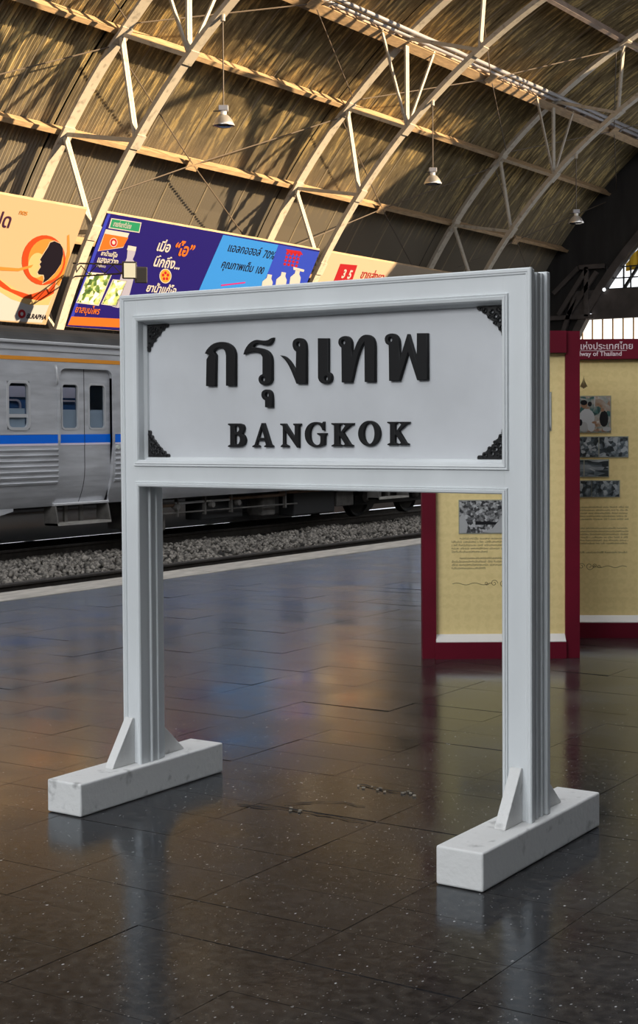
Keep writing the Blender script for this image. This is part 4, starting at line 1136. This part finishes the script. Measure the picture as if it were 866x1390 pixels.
def bpt(px, py, lift=.0):
    """pixel of the photograph -> point on the banner plane"""
    r = ray(px, py); t = (BB_ - CAM).dot(NV) / r.dot(NV)
    return CAM + r * t + NV * lift


def bq(parent, pix, mtl, lift, name='print'):
    P = []
    for a, b in pix:
        p = bpt(a, b, 0.0); q = p - BB_; sl_ = min(max((q - Vector((0, q.y, 0))).dot(WV), .0), (BT_ - BB_).length); y = min(max(p.y, parent['y0']), parent['y1'])
        P.append(BB_ + Vector((0, y, 0)) + WV * sl_ + NV * lift)
    return MB().prism(P, NV * -.0012).build(name, mtl, parent)


def pellipse(cx, cy, rx, ry, n=28, rot=0.0):
    c_, s_ = math.cos(rot), math.sin(rot)
    return [(cx + rx * math.cos(t) * c_ - ry * math.sin(t) * s_, cy + rx * math.cos(t) * s_ + ry * math.sin(t) * c_) for t in [2 * math.pi * k / n for k in range(n)]]


def btext(parent, body, px, py, size, col, bold=0.004, lift=.008, shear=0.0, xs=1.0):
    o_ = bpt(px, py, lift)
    return text(body, size, (o_, Vector((0, 1, 0)) * xs, WV), col, parent, 'print', extrude=.0008, bold=bold, shear=shear)


def banner_mat(name, col, var=0.0, col2=None):
    col = tuple(c * .40 for c in col)
    return mat(name, col, .42, 0, var=var, vscale=.5, col2=col2, spec=.25)


def banner(label, y0, y1, mtl):
    o = thing('banner', label, 'banner', group='advertising banners along the vault'); o['y0'], o['y1'] = y0, y1
    P = [BB_ + Vector((0, y0, 0)), BB_ + Vector((0, y1, 0)), BT_ + Vector((0, y1, 0)), BT_ + Vector((0, y0, 0))]
    MB().prism(P, NV * -.03).build('sheet', mtl, o)
    MB().bar(P[0] - NV * .05, P[1] - NV * .05, .06, .06).build('batten', M['purlin'], o)
    MB().bar(P[3] - NV * .05, P[2] - NV * .05, .06, .06).build('batten', M['purlin'], o)
    return o


C = {}
for nm, c in dict(peach=(0.86, 0.60, 0.38), deep=(0.80, 0.09, 0.02), mid=(0.90, 0.36, 0.07), glow=(0.98, 0.66, 0.30), white=(0.82, 0.80, 0.82), ink=(0.012, 0.008, 0.02), purple=(0.07, 0.02, 0.07),
                  red=(0.62, 0.02, 0.03), navy=(0.020, 0.012, 0.24), navyedge=(0.05, 0.07, 0.75), sky=(0.05, 0.36, 1.15), royal=(0.04, 0.09, 0.80), orange=(0.92, 0.22, 0.03), green=(0.03, 0.38, 0.20), gold=(0.85, 0.44, 0.06),
                  leaf=(0.10, 0.20, 0.06), cream=(0.90, 0.70, 0.50), magenta=(0.75, 0.03, 0.30), lav=(0.55, 0.56, 0.80)).items():
    C[nm] = banner_mat('banner ' + nm, c)
C['photo'] = photo_mat('herb photograph', [(0.2, (0.01, 0.02, 0.01)), (0.4, (0.06, 0.12, 0.03)), (0.6, (0.35, 0.42, 0.15)), (0.8, (0.75, 0.68, 0.55))], 9, 7)
# --- orange banner
n1 = banner('orange banner with a black head silhouette at the left edge', 15.9, 24.22, C['peach'])
L = 1
bq(n1, [(-60, 395), (0, 388), (30, 405), (60, 412), (74, 396), (57, 438), (-60, 437)], C['white'], .002)
bq(n1, [(-60, 372), (0, 378), (30, 398), (52, 404), (73, 398), (66, 414), (40, 414), (15, 406), (-10, 390), (-60, 386)], C['glow'], .003)
bq(n1, [(-60, 360), (-10, 372), (15, 392), (40, 400), (66, 392), (76, 380), (73, 398), (55, 408), (30, 404), (5, 392), (-20, 376), (-60, 368)], C['deep'], .004)
bq(n1, pellipse(59, 353, 29.5, 34, rot=.12), C['deep'], .005)
bq(n1, pellipse(62, 353, 24, 29, rot=.12), C['mid'], .006)
bq(n1, pellipse(50, 360, 12, 17, rot=.12), C['glow'], .007)
bq(n1, [(-60, 362), (0, 362), (25, 364), (45, 359), (42, 363), (25, 368), (0, 367), (-60, 368)], C['mid'], .0075)
bq(n1, [(91, 320), (94, 318), (95, 345), (88, 372), (80, 388), (76, 385), (86, 362), (91, 342)], C['mid'], .004)
hd = [(375, 342), (345, 352), (330, 385), (300, 430), (275, 470), (285, 485), (272, 500), (280, 520), (258, 555), (265, 572), (300, 575), (305, 600), (295, 632), (330, 610), (380, 560), (420, 500), (435, 430), (432, 390), (415, 360)]
bq(n1, [(a / 5.094 - .6, 260 + b / 5.094 + .3) for a, b in [(a + (a - 350) * .05, b + (b - 480) * .045) for a, b in hd]], C['cream'], .0085)
bq(n1, [(a / 5.094, 260 + b / 5.094) for a, b in hd], C['ink'], .0095)
bq(n1, pellipse(29.5, 426, 5.2, 6.0), C['red'], .004)
bq(n1, pellipse(29.5, 426, 2.0, 2.6), C['white'], .005)
btext(n1, 'BLRAPHA', 35, 431.5, .155, C['ink'], .003, xs=.92)
btext(n1, 'ปด', -12, 305.5, .42, C['purple'], .006)
btext(n1, 'กตร', 25, 290.5, .14, C['mid'], .002)
rebase(n1, (BB_.x, 20, BB_.z))
# --- navy + sky blue banner
n2 = banner('navy and sky blue pharmacy banner behind the floodlight', 24.88, 33.30, C['navy'])
bq(n2, [(143, 298), (147, 290), (150, 290.6), (96, 441), (92, 440.5)], C['navyedge'], .002)
bq(n2, [(97, 429.5), (170, 433), (250, 437), (430, 446), (420, 461), (250, 449), (92, 441)], C['orange'], .003)
bq(n2, [(302.8, 318.8), (435, 342.5), (389, 468), (258, 440), (270, 394)], C['sky'], .003)
bq(n2, [(378, 332), (435, 342.6), (389, 468), (330, 455), (352, 400)], C['royal'], .004)
bq(n2, [(151, 296), (192, 302), (189, 316), (147, 309.6)], C['white'], .004); bq(n2, [(152, 297.3), (190.6, 303), (188.2, 314.6), (149, 308.6)], C['green'], .005)
btext(n2, 'ขายส่งยาทั่วไทย', 152.5, 306.5, .155, C['white'], .002, xs=.62)
bq(n2, [(143.5, 311), (175.5, 316.5), (167, 336), (132.5, 341)], C['white'], .004)
bq(n2, [(142, 317), (174, 322.5), (167, 335), (134, 340.5)], C['orange'], .005)
bq(n2, pellipse(154, 329, 5.2, 6.2), C['white'], .006); bq(n2, pellipse(154, 329, 4.4, 5.3), C['red'], .007); bq(n2, pellipse(154, 329, 2.2, 2.8), C['white'], .008)
btext(n2, 'ยาน้ำแก้ไอ', 136, 346, .135, C['white'], .004); btext(n2, 'แสงสว่าง', 130.5, 355.5, .19, C['white'], .005); btext(n2, 'ตราเสือดาว', 129, 361.5, .075, C['white'], .001)
bq(n2, [(120, 369), (152, 372), (134, 415), (103, 411)], C['white'], .004); bq(n2, [(121, 370.5), (150.3, 373.3), (133.2, 413.5), (104.6, 410)], C['photo'], .005)
bq(n2, [(153, 379), (172.5, 381), (158, 416), (137, 413)], C['white'], .004); bq(n2, [(154, 380.3), (170.6, 382), (157, 414.3), (138.6, 412)], C['photo'], .005)
bq(n2, [(173.5, 333), (185, 335), (183, 345), (180, 352), (186, 360), (172, 414), (160, 418), (152, 416), (168, 360), (172, 350)], C['lav'], .004)
bq(n2, [(174, 333), (185, 335), (184, 341), (172, 339)], C['white'], .005)
btext(n2, 'ยาสมุนไพร', 100.5, 423.5, .22, C['orange'], .003, xs=.86)
btext(n2, 'เมื่อ', 211, 339.5, .33, C['white'], .009); btext(n2, '“ไอ”', 233.5, 345, .42, C['orange'], .012)
btext(n2, 'นึกถึง...', 206.5, 360.5, .33, C['white'], .009)
bq(n2, pellipse(224.4, 374.6, 8.2, 10), C['white'], .005); bq(n2, pellipse(224.4, 374.6, 7.2, 9), C['gold'], .006)
for k in range(5):
    a = R_(90 + 72 * k); bq(n2, pellipse(224.4 + 3.4 * math.cos(a), 374.6 - 4.4 * math.sin(a), 1.7, 2.2, 10), C['red'], .007)
btext(n2, 'ยาน้ำแก้ไอ', 197, 395, .27, C['white'], .007)
btext(n2, 'แอลกอฮอล์', 307.6, 340.5, .30, C['ink'], .001, xs=1.0); btext(n2, '70%', 355.5, 349.5, .30, C['ink'], .001)
btext(n2, 'คุณภาพเต็ม', 299, 363.0, .29, C['ink'], .002, xs=.96); btext(n2, '100', 345, 370.3, .27, C['ink'], .002, xs=.9)
for k in range(16):
    bq(n2, pellipse(390 + (k % 4) * 5.2 + (k // 4) * -1.2, 344 + (k // 4) * 4.8 + (k % 4) * .8, 2.0, 1.9, 10), C['red'], .006)
bq(n2, [(388, 338), (408, 341), (411, 346), (390, 343)], C['red'], .006)
for k, (xb_, yb_) in enumerate(((360, 372), (379, 369), (398, 366))):
    bq(n2, [(xb_ + 3, yb_), (xb_ + 9, yb_ + 1), (xb_ + 8, yb_ + 6), (xb_ + 10, yb_ + 11), (xb_ + 5, yb_ + 40), (xb_ - 8, yb_ + 38), (xb_ - 4, yb_ + 10), (xb_ + 2, yb_ + 5)], C['white'], .006)
bq(n2, [(398, 362), (413, 366), (412, 369), (398, 366)], C['white'], .006)
bq(n2, [(300, 386.3), (333, 382.5), (332.5, 384.3), (300, 388.3)], C['magenta'], .006)
rebase(n2, (BB_.x, 29, BB_.z))
# --- cream banner
n3 = banner('cream and orange banner with a red square logo, partly behind the sign', 33.74, 42.2, C['cream'])
bq(n3, [(462, 358), (485, 360), (477, 384), (453, 381)], C['red'], .004)
btext(n3, '3', 462.5, 376.5, .34, C['white'], .012); btext(n3, '5', 470.5, 377.5, .34, C['white'], .012)
btext(n3, 'ขายส่งยา', 488, 377, .34, C['red'], .004)
bq(n3, [(447, 392), (640, 412), (630, 462), (425, 452)], C['gold'], .003)
bq(n3, [(436, 425), (636, 436), (630, 462), (425, 452)], C['deep'], .004)
rebase(n3, (BB_.x, 38, BB_.z))

# =============================================================== FLOODLIGHT
fl = thing('flood_light', 'small floodlight on a dark lattice arm in front of the navy banner', 'light')
hub = on_axis(176, 367, 1, 24.3)
arm = MB()
root_ = Vector((-22.45, 24.6, 5.05))
tip = hub + Vector((-.12, .12, .05))
for dz in (-.09, .09): arm.tube([root_ + Vector((0, 0, dz * 1.6)), tip + Vector((0, 0, dz))], .018, 6)
prev = root_ + Vector((0, 0, -.14))
for k in range(1, 8):
    t = k / 7; q = root_.lerp(tip, t) + Vector((0, 0, .09 if k % 2 else -.09)); arm.tube([prev, q], .012, 5); prev = q
arm.build('arm', M['darksteel'], fl)
ld = (Vector((-2, 5, 1.0)) - hub).normalized(); lx = ld.cross(UP).normalized(); lu = lx.cross(ld)
hs = MB().obox(hub - ld * .10, lx, lu, ld, .30, .36, .18).build('housing', M['housing'], fl); bevel(hs, .02)
MB().obox(hub, lx, lu, ld, .24, .30, .02).build('lens', M['lens'], hs)
bevel(MB().obox(hub - ld * .18 - lx * .25 - lu * .10, lx, lu, ld, .26, .34, .16).build('ballast_box', M['housing'], fl), .02)
rebase(fl, root_)

# =============================================================== HIGH BAY LAMPS
LL = ['leftmost aluminium high bay lamp, hung from the nearest arch', 'middle aluminium high bay lamp, hung above the right of the sign', 'rightmost aluminium high bay lamp, hung before the dark end wall']
for k, (px, py, tx_, ty_) in enumerate(((303.5, 171, 295, 62), (587.5, 250, 589, 141), (782, 303, 786, 210))):
    y = ARCH_Y[k]
    p = on_axis(px, py, 1, y); q = on_axis(tx_, ty_, 1, y); q.x = p.x; 
    zt = BC[1] + math.sqrt(BR ** 2 - (p.x - BC[0]) ** 2)
    lp = thing('high_bay_lamp', LL[k], 'lamp', group='high bay lamps under the vault')
    c = Vector((p.x, y, p.z))
    MB().lathe(c, [(.225, .0), (.228, .02), (.20, .07), (.17, .13), (.12, .19), (.075, .225), (.06, .23), (.055, .22), (.11, .18), (.16, .12), (.19, .06), (.215, .004)], 28).build('shade', M['alu'], lp, smooth=True)
    MB().lathe(c, [(0, -.035), (.12, -.03), (.19, -.012), (.218, .006)], 24).build('glass', M['lampglass'], lp, smooth=True)
    MB().lathe(c, [(.062, .225), (.062, .30), (0, .30)], 16).build('collar', M['lampcap'], lp)
    bevel(MB().obox(c + Vector((0, 0, .355)), R0, F0, UP, .20, .15, .11).build('gear_box', M['pipe'], lp), .012)
    MB().obox(c + Vector((0, 0, .30)) - R0 * .13, R0, F0, UP, .16, .03, .015).build('bracket', M['darksteel'], lp)
    MB().tube([c + Vector((0, 0, .40)), Vector((p.x, y, zt))], .014, 6).build('hanging_rod', M['rod'], lp)
    MB().lathe(Vector((p.x, y, zt - .16)), [(.0, .0), (.05, .01), (.05, .14), (0, .15)], 10).build('hook', M['cream'], lp)
    rebase(lp, c)
